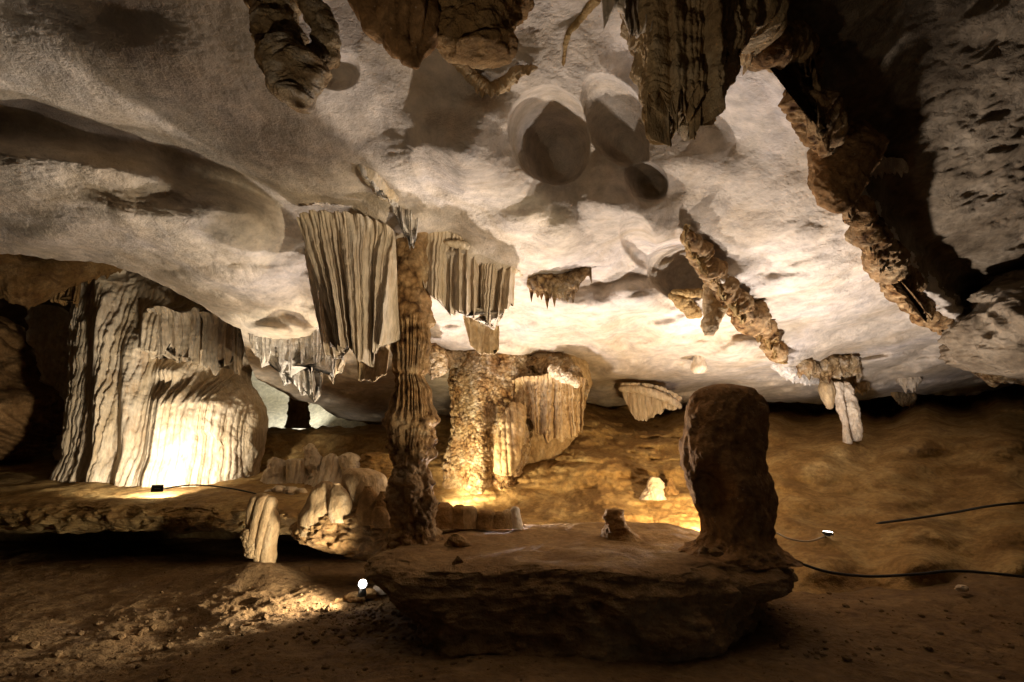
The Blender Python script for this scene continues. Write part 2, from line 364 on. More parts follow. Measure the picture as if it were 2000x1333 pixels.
def idw(px, py, ctrl, p=3.0):
    num = 0; den = 0
    for x, y, d in ctrl:
        w_ = 1 / (((px - x) / 1.4) ** 2 + (py - y) ** 2 + 900) ** (p / 2); num = num + w_ / d; den = den + w_
    return den / num
SL = [(700, 1040, 7.6), (850, 1040, 7.5), (1000, 1040, 7.3), (1180, 1040, 7.3), (1350, 1045, 7.2), (1600, 1055, 7.35), (1800, 1050, 6.9), (2000, 1045, 6.5), (2500, 1040, 6),
 (700, 985, 9), (850, 985, 9), (1000, 985, 8.8), (1170, 985, 8.5), (1350, 985, 8.4), (1600, 1000, 8.6), (1800, 990, 8.0), (2000, 985, 7.3), (2500, 980, 6.6),
 (700, 940, 10), (850, 940, 10), (1000, 940, 9.6), (1170, 930, 9.4), (1350, 930, 9.2), (1600, 930, 9.6), (1800, 930, 9.0), (2000, 930, 8.0), (2500, 920, 7),
 (1000, 870, 10.4), (1150, 860, 10.4), (1350, 870, 10.2), (1650, 870, 10.0), (1800, 870, 9.6), (2000, 880, 8.8), (2500, 870, 8),
 (850, 825, 12.2), (1000, 825, 11.6), (1150, 825, 11.4), (1350, 830, 11.2), (1500, 825, 11.2), (1650, 825, 11), (1800, 820, 10.6), (2000, 810, 9.8), (2500, 800, 9),
(850, 780, 17), (1000, 780, 17), (1150, 780, 17), (1300, 785, 17), (1400, 785, 17), (1500, 780, 17), (1600, 780, 17), (1720, 775, 16), (1850, 770, 15), (2000, 755, 14), (2500, 740, 13),
(850, 740, 20), (1100, 740, 20), (1400, 740, 20), (1700, 735, 20), (2000, 715, 18), (2500, 700, 17),
 (850, 1120, 6.4), (1200, 1120, 6.4), (1600, 1120, 6.35), (1800, 1110, 6.1), (2000, 1110, 5.9), (2500, 1100, 5.5),
 (850, 1200, 5.9), (1200, 1200, 5.9), (1600, 1200, 5.9), (1800, 1200, 5.7), (2000, 1200, 5.6), (2500, 1200, 5.2)]
def slope_depth(px, py):
    px, py = np.broadcast_arrays(np.asarray(px, float), np.asarray(py, float))
    return idw(px, py, SL)
def sdep(px, py): return float(slope_depth(px, py))
def build_slope():
    px = np.concatenate([np.arange(826, 2021, 2.4), np.arange(2034, 2700, 14)]); py = np.arange(742, 1230, 2.2)
    PX, PY = np.meshgrid(px, py); wv = sstep(860, 800, PY) * (16 * noise(line3(PX), .012, 77) + 8 * noise(line3(PX), .04, 78)); D = slope_depth(PX, PY + wv); W = at(PX, PY, D)
    a = sstep(1150, 1000, PX)
    rt = sstep(1380, 1500, PX)
    d = .16 * fbm(W, .8, 3, 71) + (.09 - .055 * rt) * ridged(W * np.array([1, 1, 1.8]), 1.6, 4, 72) + .03 * (1 - .7 * rt) * fbm(W, 7, 3, 73)
    blk = sstep(960, 900, PY) * sstep(1000, 1080, PX) * sstep(1440, 1360, PX)
    k1, _ = worley(W * np.array([1, 1, 1.7]), 1.1, 74); k2, _ = worley(W * np.array([1, 1, 1.5]), 3.2, 75)
    d = d - blk * (.42 * (1 - k1) + .20 * (1 - k2) + .06 * ridged(W, 5, 3, 76)) - .08 * knobs(W * np.array([1, 1, 1.4]), .45, 79) * sstep(1440, 1560, PX) * sstep(940, 860, PY)
    r2 = ((PX - 1650) / 150) ** 2 + ((PY - 925) / 70) ** 2; d = d - .45 * np.exp(-r2)
    r2 = ((PX - 1520) / 55) ** 2 + ((PY - 870) / 35) ** 2; d = d - .35 * np.exp(-r2 ** 2)
    r2 = ((PX - 1830) / 120) ** 2 + ((PY - 860) / 40) ** 2; d = d - .5 * np.exp(-r2)
    D2 = D + d
    V = at(PX, PY, D2)
    link("cave_slope", mesh_from_grid("cave_slope", V, flip=True), 'ochre', kind="structure")
build_slope()

def build_wall():
    px = np.arange(-900, 2901, 9.0); py = np.arange(120, 1061, 7.0)
    PX, PY = np.meshgrid(px, py)
    D = np.interp(PX, [-900, 0, 150, 420, 480, 560, 700, 850, 1200, 2000, 2900], [9, 13.6, 14.5, 17, 21, 21, 19, 16, 15.5, 13.5, 10])
    W = at(PX, PY, D); k, _ = worley(W, .45, 81)
    D = D + .5 * fbm(W, .35, 4, 82) - .6 * (1 - k) + .12 * ridged(W, 1.2, 3, 83)
    V = at(PX, PY, D)
    link("cave_wall", mesh_from_grid("cave_wall", V, flip=True), 'wall', kind="structure")
build_wall()
def build_backroom():
    """the pale lit chamber seen through the gap beside the flowstone, and the brown bank below it"""
    PX, PY = np.meshgrid(np.arange(430, 800, 4.), np.arange(690, 880, 3.))
    D = 19 + .3 * noise(at(PX, PY, 19.), .4, 5) - 1.6 * np.clip((PX - 600) / 180, 0, 1) + 1.5 * np.exp(-((PY - 770) / 40) ** 2)
    link("cave_chamber_wall", mesh_from_grid("cave_chamber_wall", at(PX, PY, D), flip=True), 'pale', kind="structure")
    PX, PY = np.meshgrid(np.arange(440, 900, 2.5), np.arange(800, 990, 2.5))
    PYs = PY + 0
    edge = 832 + 8 * noise(line3(PX), .02, 9) + 4 * noise(line3(PX), .08, 10)
    D = np.interp(PY, [826, 850, 900, 950, 990], [14.5, 12.8, 12.2, 11.3, 10.8])
    W = at(PX, PY, D); D = D + .3 * fbm(W * np.array([1, 1, 2]), 1.0, 4, 12) - .25 * knobs(W, .5, 13)
    PYb = np.maximum(PY, edge); V = at(PX, PYb, D + 3.0 * (PY < edge))
    link("rock_bank", mesh_from_grid("rock_bank", V, flip=True), 'ochre', kind="structure")
build_backroom()

def build_ledge():
    """broad shelf of rock on the left with a hollow under its lip"""
    prof = [(15, 1.75), (13, 1.5), (11.5, 1.22), (10.5, 1.1), (9.4, .99), (8.7, .92), (8.25, .87), (8.0, .80), (7.88, .70), (7.88, .58), (7.98, .47), (8.3, .42), (8.9, .40), (9.6, .34), (10.2, .2), (10.4, -.1)]
    s = np.linspace(0, 1, len(prof)); ss = np.linspace(0, 1, 230) 
    ss = np.concatenate([np.linspace(0, .2, 30), np.linspace(.2, .8, 190)[1:], np.linspace(.8, 1, 12)[1:]])
    y = np.interp(ss, s, [p[0] for p in prof]); z = np.interp(ss, s, [p[1] for p in prof])
    x = np.concatenate([np.arange(-14, -8.4, .08), np.arange(-8.4, -1.2, .018)])
    X = x[None] + 0 * y[:, None]; Yg = y[:, None] + 0 * X; Z = z[:, None] + 0 * X
    n1 = noise(line3(X), .35, 91)
    front = sstep(11.5, 8.3, Yg)
    drop = sstep(-3.6, -1.8, X)
    Yg = Yg + front * (.45 * n1 + .5 * drop) ; Z = Z - .12 * drop * front
    W = np.stack([X, Yg, Z], -1)
    face = sstep(.32, .5, ss)[:, None] * sstep(.98, .7, ss)[:, None] + 0 * X
    rk = .10 * ridged(W * np.array([.6, 1, 2.2]), 1.5, 4, 92) + .06 * fbm(W, 5, 4, 93) + .08 * knobs(W * np.array([1, 1, 1.3]), .28, 94)
    W[..., 1] -= face * rk * 1.1
    W[..., 2] += (1 - face) * (.05 * fbm(W, 1.2, 4, 95)) + (1 - face) * .02 * knobs(W, .15, 96) - face * .05 * fbm(W, 3, 3, 97)
    link("rock_ledge", mesh_from_grid("rock_ledge", W), 'ochre', kind="structure")
build_ledge()

# ------------------------------------------------------------------ formation builders
def loft(rows, Y, aspect=.6, nth=160, nv=200, disp=None, push=None, lean=None, jag=None, ends=(1, 1), power=1.0, yfun=None):
    """upright body from photo outline rows (py, left, right) at distance Y; returns vertex grid"""
    rows = sorted(rows); ys = [r[0] for r in rows]
    py = np.linspace(ys[0], ys[-1], nv)
    xl = smooth_interp(py, ys, [r[1] for r in rows]); xr = smooth_interp(py, ys, [r[2] for r in rows])
    Yc = np.full(nv, float(Y)) if yfun is None else yfun(py)
    A, B = at(xl, py, Yc), at(xr, py, Yc); c = (A + B) / 2; hw = np.abs(B[:, 0] - A[:, 0]) / 2
    th = np.linspace(0, 2 * np.pi, nth, endpoint=False)
    cx, sy = np.cos(th), np.sin(th)
    if power != 1.0: cx, sy = np.sign(cx) * np.abs(cx) ** power, np.sign(sy) * np.abs(sy) ** power
    asp = aspect if np.ndim(aspect) else np.full(nv, aspect)
    V = np.empty((nv, nth, 3))
    V[..., 0] = c[:, None, 0] + hw[:, None] * cx; V[..., 1] = c[:, None, 1] + (hw * asp)[:, None] * sy; V[..., 2] = c[:, None, 2]
    t = np.linspace(0, 1, nv)[:, None]
    e = np.ones((nv, 1))
    if ends[0]: e = e * sstep(0, .05, t)
    if ends[1]: e = e * sstep(1, .95, t)
    if disp is not None:
        d = disp(V, th[None] + 0 * V[..., 0], t + 0 * V[..., 0]) * e
        V[..., 0] += d * cx; V[..., 1] += d * sy
    if jag:
        a_, b_ = flute(th * hw.max() + 0, jag[1], 5, .8); V[..., 2] += (jag[0] * ((1 - a_) * .5 + b_))[None] * sstep(.72, 1, t)
    if push is not None:
        f = np.clip(-sy, 0, 1)[None]; V[..., 1] -= push(V, xl, xr, py, cx) * f
    return V
def put(name, V, mat, label=None, cat=None, group=None, parent=None, hang=False, flip=None):
    # order rows run top -> bottom; ring runs +x -> +y: outward faces
    me = mesh_from_grid(name, V, closed_u=True, caps=True, flip=(True if flip is None else flip))
    return link(name, me, mat, parent, label, cat, group, None, base_of(V, hang))
def sheet(top, nu=200, nv=110, fold=.05, amp=.06, thick=.05, seed=0, jag=.18, grow=.5, bury=14, wav=.12, rough=.008, tips=.6, flare=.10, blade=.75, sway=1.0):
    """a hanging curtain; top: [(px_top, py_top, px_bot, py_bot, Y)] from left to right"""
    u = np.linspace(0, 1, nu); q = np.linspace(0, 1, len(top)); T = np.array(top, float)
    f = [smooth_interp(u, q, T[:, k]) for k in range(5)]
    p0 = at(f[0], f[1], f[4]); arc = np.concatenate([[0], np.cumsum(np.hypot(np.diff(p0[:, 0]), np.diff(p0[:, 1])))])
    pr, rid = flute(arc, fold, seed, tips); pr2, rid2 = flute(arc, fold * 3.1, seed + 5, .8)
    def folds(A):
        a, ra = flute(A, fold, seed, blade); b, rb = flute(A, fold * 3.1, seed + 5, .8); return 1 - a, ra, b
    L = 1 - jag * (1 - pr) * .5 - jag * rid * .8 - jag * (1 - pr2) * .4
    v = np.linspace(0, 1, nv)[:, None]
    py = (f[1] - bury)[None] + (f[3] - f[1] + bury)[None] * v * L[None]
    px = f[0][None] + (f[2] - f[0])[None] * v * L[None]
    Yg = f[4][None] + 0 * py
    V = at(px, py, Yg)
    g = (1 - grow) + grow * v
    n = noise(V * np.array([1, 1, .35]), 2.2, seed + 9)
    drift = noise(line3(arc), .35 / fold / 2, seed + 21) * fold * 2.2 * sway
    A2 = arc[None] + drift[None] * (v ** 1.2) + sway * fold * .45 * noise(V * np.array([1, 1, .6]), .9 / (fold * 9), seed + 12) * sstep(0, .3, v)
    sh = A2.shape; k_, ra_, b_ = (x.reshape(sh) for x in folds(A2.ravel()))
    m_, rm_ = (x.reshape(sh) for x in flute((A2 + .006 * noise(V, 6, seed + 14)).ravel(), fold * .37, seed + 15, .8))
    off = amp * g * (k_ * (0.15 + .95 * ra_)) * (1 - .25 * sstep(.9, 1, v)) + amp * 1.6 * b_ * g + amp * .32 * m_ * rm_ * (.4 + .6 * g) + wav * n * v
    th = thick * (1 - .75 * sstep(.8, 1.0, v)) * sstep(0, .03, np.minimum(u, 1 - u))[None] ** .5 + .004
    F_ = V.copy(); F_[..., 1] -= off + flare * np.clip(1 - v / .22, 0, 1) ** 2 * (.5 + pr[None])
    F_[..., 1] -= rough * fbm(V, 12, 3, seed + 3); F_[..., 0] += rough * 1.2 * noise(V, 9, seed + 4)
    B_ = V.copy(); B_[..., 1] += th - off * .75
    return np.concatenate([F_, B_[:, ::-1]], 1)[:, ::-1]
def tube(path, radii, nth=40, nl=120, disp=None, drip=None, flat=1.0):
    """body swept along world points"""
    P = np.array(path, float); s = np.linspace(0, 1, len(P)); t = np.linspace(0, 1, nl)
    C = np.stack([smooth_interp(t, s, P[:, k]) for k in range(3)], -1); r = smooth_interp(t, s, np.array(radii, float))
    T = np.gradient(C, axis=0); T /= np.linalg.norm(T, axis=1)[:, None] + 1e-9
    up = np.array([0, 1, 0.02]) if abs(P[-1, 2] - P[0, 2]) > .8 * np.linalg.norm(P[-1] - P[0]) else np.array([0, 0.02, 1])
    A = np.cross(T, up); A /= np.linalg.norm(A, axis=1)[:, None] + 1e-9; B = np.cross(A, T)
    th = np.linspace(0, 2 * np.pi, nth, endpoint=False)
    rr = r * (np.clip(np.minimum(t, 1 - t) / .04, .02, 1) ** .5)
    N_ = A[:, None] * np.cos(th)[None, :, None] + B[:, None] * (np.sin(th) * flat)[None, :, None]
    V = C[:, None] + N_ * rr[:, None, None]
    if disp is not None: V = V + N_ * (disp(V) * np.clip(rr / (r.max() + 1e-9), 0, 1)[:, None])[..., None]
    if drip is not None:
        L_, sz, seed = drip
        Q = V.copy(); Q[..., 2] = 0; f, cid = worley(Q, 1 / sz, seed)
        under = sstep(.1, -.6, N_[..., 2])
        V[..., 2] -= L_ * under * np.clip(1 - f / .55, 0, 1) ** 1.3 * (.3 + cid)
    return V
def crust(size=.07, amp=.05, seed=0, low=.05):
    return lambda V, *a: amp * knobs(V, size, seed) + low * fbm(V, 2.2, 3, seed + 4) + amp * .5 * knobs(V, size * .45, seed + 8)
def carved(amp=.05, seed=0, sc=4.0, zs=1.0):
    return lambda V, *a: amp * fbm(V * np.array([1, 1, zs]), sc, 4, seed) + amp * .4 * ridged(V * np.array([1, 1, zs]), sc * 1.7, 3, seed + 2)
def puttube(name, V, mat, **k):
    return put(name, V, mat, **k)

# ------------------------------------------------------------------ platform of rock in the middle
def build_platform():
    nth, ring = 620, np.linspace(0, 2 * np.pi, 620, endpoint=False)
    cx, cy = .71, 6.05; hx, hy = 2.12, 1.5
    c, s = np.cos(ring), np.sin(ring); k = (np.abs(c) ** 3.2 + np.abs(s) ** 3.2) ** (-1 / 3.2)
    lev = [(-.15, .70), (.0, .75), (.1, .80), (.2, .86), (.28, .92), (.36, .97), (.42, .99), (.49, .975), (.545, .94), (.585, .88), (.61, .80)]
    zz = np.concatenate([np.interp(np.linspace(0, len(lev) - 1, 130), range(len(lev)), [l[0] for l in lev]), np.full(150, .614)])
    rr = np.concatenate([np.interp(np.linspace(0, len(lev) - 1, 130), range(len(lev)), [l[1] for l in lev]), np.linspace(.795, .01, 150)])
    d = np.stack([c * k * hx, s * k * hy], -1)
    V = np.empty((280, nth, 3)); V[..., 0] = cx + d[None, :, 0] * rr[:, None]; V[..., 1] = cy + d[None, :, 1] * rr[:, None]; V[..., 2] = zz[:, None]
    # the foot stands far out except under the left nose
    foot = (sstep(-1.25, -.2, cx + d[:, 0]) * (1 - .9 * sstep(1.3, 2.4, cx + d[:, 0])))[None]; low = (np.arange(280) < 130)[:, None]
    k2 = np.where(low, foot * (np.interp(zz, [-.15, .3, .5, .6], [1.06, 1.03, 1.0, .96])[:, None] - rr[:, None]), 0)
    V[..., 0] += d[None, :, 0] * k2; V[..., 1] += d[None, :, 1] * k2
    rim = np.array([1.0])
    W = V.copy()
    rn = .16 * noise(np.stack([c * 2, s * 2, c * 0], -1), 1.0, 101) + .07 * noise(np.stack([c * 7, s * 7, c * 0], -1), 1.0, 102)
    fr = np.clip(rr, 0, 1)[:, None] ** 2
    V[..., 0] += c * rn * fr; V[..., 1] += s * rn * fr
    # the nose that reaches left and forward
    face = sstep(.0, .3, np.arange(280)[:, None] / 280) * 0 + (np.arange(280)[:, None] < 128) * 1.0
    face = np.clip((132 - np.arange(280)[:, None]) / 14., 0, 1)
    rk = .10 * fbm(W, 2.0, 4, 103) + .05 * ridged(W * np.array([.7, .7, 2.2]), 2.2, 4, 104) + .06 * knobs(W, .2, 105) + .02 * fbm(W, 12, 3, 106)
    V[..., 0] += c * rk * face; V[..., 1] += s * rk * face
    top = 1 - face
    V[..., 2] += top * (.03 * fbm(V, 1.1, 3, 107) + .012 * fbm(V, 5, 4, 108)) + top * .05 * sstep(5.4, 7.2, V[..., 1])
    V[..., 2] += (1 - face * .3) * .07 * np.exp(-(((V[..., 0] + 1.2) / .35) ** 2 + ((V[..., 1] - 5.0) / .5) ** 2))
    V[..., 2] -= .06 * fr * noise(V * np.array([1, 1, 0]), 1.4, 109) * sstep(.2, .5, V[..., 2])
    return V
plat = build_platform()
put("rock_platform", plat, 'shelf', "broad flat-topped brown rock shelf with a dark undercut front, carrying the thick dark monolith", "rock", flip=False)
def plat_z(px, py, default=.62): return default

# ------------------------------------------------------------------ centre column
def center_disp(V, th, t):
    sh = V.shape[:2]
    fl, r_ = (x.reshape(sh) for x in flute((th * .4 + .012 * noise(V * np.array([1, 1, .3]), 1.5, 5)).ravel(), .055, 7, .7))
    band = lambda a, b: sstep(a - .012, a + .012, t) * sstep(b + .02, b - .02, t)
    up = band(.30, .445) + band(.47, .60) + .5 * band(.63, .70); low = sstep(.50, .66, t)
    d = up * .05 * (fl - .4) * (.4 + 1.0 * r_)
    d = d + low * (.11 * knobs(V * np.array([1, 1, .6]), .15, 8) + .06 * fbm(V * np.array([1, 1, .7]), 5, 4, 9) + .045 * knobs(V, .06, 10) - .06)
    d = d + (1 - low) * (.03 * fbm(V, 4, 4, 11) + .04 * knobs(V * np.array([1, 1, .6]), .12, 12) * sstep(.33, .2, t)) + .03 * fbm(V * np.array([1, 1, 1.6]), 2.2, 3, 14)
    for zc, a in ((.30, .05), (.455, .05), (.615, .055), (.72, .04), (.80, .04)):
        q = t + .010 * noise(np.stack([th * 1.5, th * 0, th * 0 + zc * 9], -1), 1.3, 6); x = (q - zc) / .02
        d = d + a * np.where(x < 0, np.exp(-x * x * .6), np.exp(-x * x * 5)) * (.6 + .6 * r_)
    return d
rows = [(440, 778, 835), (470, 774, 832), (500, 770, 832), (540, 767, 836), (580, 766, 838), (620, 765, 838), (660, 768, 836), (700, 771, 832), (730, 774, 826), (760, 772, 836),
        (790, 766, 842), (830, 762, 846), (870, 762, 838), (900, 770, 832), (930, 768, 834), (960, 762, 842), (1000, 764, 848), (1030, 766, 846), (1055, 762, 850), (1070, 755, 858)]
V = loft(rows, 6.0, aspect=.95, nth=200, nv=420, disp=center_disp, ends=(0, 0))
cc = thing("limestone_column", P3(805, 1060, 6.0), "tall knobbly tan column joining the roof to the rock shelf, left of the hanging pair of curtains", "column")
put("shaft", V, 'crust', parent=cc)
for (yy, xl, xr, mat_, sd) in ((560, 766, 838, 'tan', 3), (632, 764, 838, 'cream', 4), (735, 770, 836, 'tan', 5)):
    pass
V = sheet([(762, 388, 772, 430, 5.55), (778, 396, 790, 470, 5.55), (800, 404, 806, 505, 5.6), (822, 418, 815, 470, 5.65)], nu=140, nv=70, fold=.045, amp=.05, seed=31, jag=.3)
put("drip_curtain", V, 'white', parent=cc, hang=True)

# small crest climbing the roof above the column

# ------------------------------------------------------------------ the two big curtains either side of the column
tA = thing("stone_curtain", P3(680, 440, 6.15), "broad pleated stone curtain hanging from the dark recess, left of the tall column", "curtain", "pleated curtains beside the column")
V = sheet([(588, 450, 652, 690, 5.6), (625, 440, 676, 705, 5.6), (665, 440, 700, 715, 5.6), (705, 446, 726, 720, 5.65), (745, 458, 755, 690, 5.7), (775, 475, 782, 680, 5.8)], nu=620, nv=180, fold=.125, amp=.13, sway=2.0, seed=11, jag=.10, grow=.75, wav=.16, thick=.08)
put("pleats", V, 'cream', parent=tA, hang=True)
V = sheet([(592, 470, 628, 640, 6.22), (610, 460, 640, 700, 6.25), (640, 470, 668, 715, 6.25), (660, 480, 690, 680, 6.25)], nu=200, nv=120, fold=.13, amp=.09, seed=14, jag=.06, wav=.1)
put("back_fold", V, 'cream', parent=tA, hang=True)
V = sheet([(695, 680, 702, 748, 6.35), (725, 690, 728, 752, 6.35), (762, 690, 756, 735, 6.35)], nu=110, nv=50, fold=.10, amp=.03, seed=17, jag=.12, wav=.04)
put("lower_slab", V, 'tan', parent=tA, hang=True)
tB = thing("stone_curtain", P3(915, 480, 6.4), "pale pleated stone curtain with sharp bright folds, right of the tall column", "curtain", "pleated curtains beside the column")
V = sheet([(822, 480, 828, 590, 6.15), (860, 476, 866, 612, 6.2), (900, 480, 908, 648, 6.3), (945, 496, 950, 652, 6.45), (985, 512, 985, 640, 6.6), (1006, 530, 1003, 615, 6.7)], nu=620, nv=160, fold=.125, amp=.17, seed=21, jag=.14, grow=.6, wav=.08, thick=.05)
put("pleats", V, 'cream', parent=tB, hang=True)
V = tube([P3(868, 474, 6.05), P3(905, 480, 6.15), P3(945, 494, 6.3), P3(1000, 520, 6.5), P3(1040, 548, 6.9)], [.015, .04, .05, .05, .03], nth=40, nl=200, disp=crust(.05, .03, 23, .02))
put("crusted_rim", V, 'cream', parent=tB, hang=True)
V = sheet([(905, 635, 920, 680, 6.9), (940, 645, 950, 700, 6.95), (975, 655, 975, 690, 7.0)], nu=80, nv=40, fold=.12, amp=.03, seed=24, jag=.1, wav=.05)
put("lower_flap", V, 'tan', parent=tB, hang=True)

# ------------------------------------------------------------------ row of small stalactites left of the curtain
tC = thing("stalactite_row", P3(585, 650, 8.3), "row of thin white-tipped stalactites between the glowing flowstone and the left pleated curtain", "stalactites")
V = sheet([(486, 646, 500, 700, 8.1), (520, 645, 520, 735, 8.05), (560, 645, 562, 752, 8.05), (600, 648, 602, 762, 8.05), (640, 655, 640, 755, 8.05), (676, 664, 674, 732, 8.1)], nu=420, nv=60, fold=.07, amp=.06, seed=33, jag=.45, grow=.3, wav=.03, thick=.05)
put("upper_fringe", V, 'white', parent=tC, hang=True)
V = sheet([(540, 690, 545, 745, 8.25), (575, 690, 580, 775, 8.2), (607, 692, 612, 815, 8.2), (636, 700, 634, 765, 8.25)], nu=220, nv=60, fold=.08, amp=.06, seed=35, jag=.4, grow=.3, wav=.03)
put("middle_fringe", V, 'white', parent=tC, hang=True)
V = sheet([(636, 668, 640, 740, 8.3), (655, 670, 655, 768, 8.3), (680, 672, 676, 738, 8.3)], nu=120, nv=50, fold=.08, amp=.05, seed=37, jag=.4, grow=.3, wav=.03)
put("right_fringe", V, 'cream', parent=tC, hang=True)

# ------------------------------------------------------------------ popcorn column and its crown
pc = thing("popcorn_column", P3(985, 955, 9.6), "thick column crusted all over with yellow-white cave popcorn, right of the tall column", "column")
def pop_disp(V, th, t):
    return .09 * knobs(V, .11, 51) * sstep(-.3, .4, noise(V, 1.6, 50)) + .04 * knobs(V, .05, 52) + .10 * fbm(V * np.array([1, 1, .4]), 1.6, 3, 53)
def pop_push(V, xl, xr, py, cx):
    x = V[..., 0]; p = py[:, None]
    px = x / V[..., 1] * 1020 + 1000
    a = .55 * np.exp(-((px - 1010) / 42) ** 2) * sstep(790, 850, p) + .35 * np.exp(-((px - 930) / 40) ** 2)
    return a - .25 * np.exp(-((px - 965) / 14) ** 2) * sstep(760, 820, p)
rows = [(660, 910, 1010), (700, 890, 1040), (730, 878, 1050), (760, 880, 1050), (800, 882, 1045), (840, 884, 1040), (870, 880, 1035), (900, 878, 1028), (930, 876, 1010), (965, 874, 1004)]
V = loft(rows, 9.9, aspect=.5, nth=560, nv=400, disp=pop_disp, push=pop_push, ends=(0, 0))
put("shaft", V, 'popcorn', parent=pc)
V = loft([(655, 1000, 1120), (700, 985, 1135), (740, 980, 1148), (780, 985, 1142), (810, 992, 1136), (850, 990, 1120), (890, 985, 1085), (930, 978, 1050), (962, 972, 1030)], 10.2, aspect=.6, nth=260, nv=160, disp=lambda V, th, t: .05 * knobs(V, .10, 251) + .10 * fbm(V * np.array([1, 1, .4]), 2.2, 4, 252), ends=(0, 0))
put("side_mass", V, 'tan', parent=pc)
V = sheet([(1000, 760, 1002, 850, 9.6), (1025, 752, 1026, 820, 9.45), (1052, 752, 1052, 860, 9.35), (1078, 745, 1080, 870, 9.3), (1105, 748, 1106, 868, 9.3), (1142, 755, 1136, 855, 9.5)], nu=360, nv=90, fold=.09, amp=.07, seed=55, jag=.12, wav=.1, rough=.02)
put("front_curtain", V, 'tan', parent=pc, hang=True)
V = tube([P3(1010, 790, 9.35), P3(1000, 830, 9.15), P3(990, 880, 9.05), P3(982, 930, 9.1)], [.08, .16, .16, .12], nth=140, nl=180, disp=lambda V: carved(.05, 57, 3, .5)(V) + .06 * flute(V[..., 0].ravel(), .09, 57)[0].reshape(V.shape[:2]) + .03 * knobs(V, .08, 58))
put("smooth_flow", V, 'tan', parent=pc, hang=True)
V = tube([P3(850, 690, 9.3), P3(900, 700, 9.55), P3(960, 700, 9.6), P3(1030, 708, 9.7), P3(1090, 728, 9.6), P3(1152, 765, 9.7)], [.06, .10, .09, .10, .16, .08], nth=70, nl=300, disp=crust(.10, .10, 58, .12), drip=(.2, .13, 59))
put("crust_crown", V, 'popcorn', parent=pc, hang=True)
V = tube([P3(1070, 718, 9.15), P3(1100, 735, 9.1), P3(1132, 755, 9.2)], [.03, .07, .03], nth=100, nl=180, disp=crust(.07, .09, 60, .10))
put("white_crust", V, 'cream', parent=pc, hang=True)
V = tube([P3(845, 672, 8.5), P3(850, 700, 8.45), P3(862, 735, 8.5)], [.05, .17, .08], nth=70, nl=100, disp=crust(.07, .06, 61, .05), drip=(.12, .06, 62))
puttube("popcorn_clump", V, 'popcorn', label="small brown popcorn clump tucked against the right side of the tall column", cat="clump", hang=True)

# ------------------------------------------------------------------ hanging pieces over the bright roof
def ridge(name, pts, rad, mat, label, cat, teeth=50, lean=-8, fold=.08, size=.07, amp=.05, seed=0, nl=320, low=.08, group=None, drip=None, tmat=None, jag=.55):
    """a rib of rock grown on the roof with a serrated hanging blade under it"""
    Y = [cdep(x, y) - o for x, y, o in pts]
    root = thing(name, P3(pts[0][0], pts[0][1], Y[0]), label, cat, group)
    V = tube([P3(x, y, yy + .35 * a) for (x, y, o), yy, a in zip(pts, Y, rad)], [a * .6 for a in rad], nth=90, nl=nl, disp=lambda V: (crust(size, amp, seed, low)(V) + .9 * low * noise(V, 3.2, seed + 31) + .6 * low * ridged(V, 5, 3, seed + 30)), drip=drip)
    put("crest", V, mat, parent=root, hang=True)
    tl_ = teeth if hasattr(teeth, '__len__') else [teeth] * len(pts)
    V = sheet([(x, y - 4, x + lean * t / 50., y + t, yy - .02) for (x, y, o), yy, t in zip(pts, Y, tl_)], nu=int(nl * 1.3), nv=60, fold=fold, amp=fold * .6, seed=seed + 40, jag=jag, grow=.3, wav=.08, thick=.14, rough=.014, bury=6, flare=.04)
    put("teeth", V, tmat or mat, parent=root, hang=True)
    return root
def hangclump(name, pts, rad, mat, label, cat, size=.06, amp=.04, drip=(.12, .06, 5), seed=0, nl=160, low=.04, group=None, nth=64, sink=0.0):
    path = [P3(x, y, cdep(x, y) - o) for x, y, o in pts]
    V = tube(path, rad, nth=nth, nl=nl, disp=crust(size, amp, seed, low), drip=drip)
    return puttube(name, V, mat, label=label, cat=cat, hang=True, group=group)
hangclump("knobbly_stalactites", [(1030, 552, .0), (1060, 552, .1), (1090, 555, .12), (1118, 542, .08), (1155, 524, .02)], [.06, .10, .12, .10, .03], 'popcorn',
          "knobbly brown cluster stuck to the roof just right of the pale pleated curtain", "cluster", seed=64, drip=(.22, .09, 65))
t = thing("fan_curtain", P3(1265, 765, 10.8), "small yellow fan-shaped curtain hanging at the low edge of the bright roof", "curtain")
V = sheet([(1210, 765, 1222, 790, 10.9), (1235, 765, 1240, 832, 10.9), (1265, 767, 1262, 830, 10.9), (1295, 775, 1288, 812, 10.9), (1330, 795, 1318, 803, 10.9)], nu=260, nv=60, fold=.10, amp=.06, seed=66, jag=.2, grow=.3, wav=.03)
put("pleats", V, 'cream', parent=t, hang=True)
V = tube([P3(1208, 760, 10.8), P3(1250, 762, 10.75), P3(1300, 778, 10.75), P3(1332, 797, 10.9)], [.04, .07, .07, .04], nth=40, nl=100, disp=crust(.06, .03, 67, .02))
put("rim", V, 'cream', parent=t, hang=True)
ridge("roof_rib", [(1335, 452, .02), (1362, 488, .08), (1392, 530, .10), (1425, 572, .10), (1462, 612, .10), (1495, 645, .10), (1512, 680, .08), (1535, 705, .04)], [.05, .10, .12, .13, .14, .12, .10, .05], 'crust',
          "long jagged brown rib running diagonally across the bright roof above the monolith", "rib", teeth=[14, 26, 30, 34, 30, 30, 26, 12], lean=-20, seed=68, nl=420, size=.09, low=.10, tmat='ochre')
V = loft([(555, 1372, 1420), (580, 1376, 1424), (610, 1374, 1418), (640, 1371, 1402), (656, 1376, 1394)], cdep(1395, 560) - .05, aspect=.6, nth=60, nv=90, disp=carved(.025, 70, 5), ends=(0, 1))
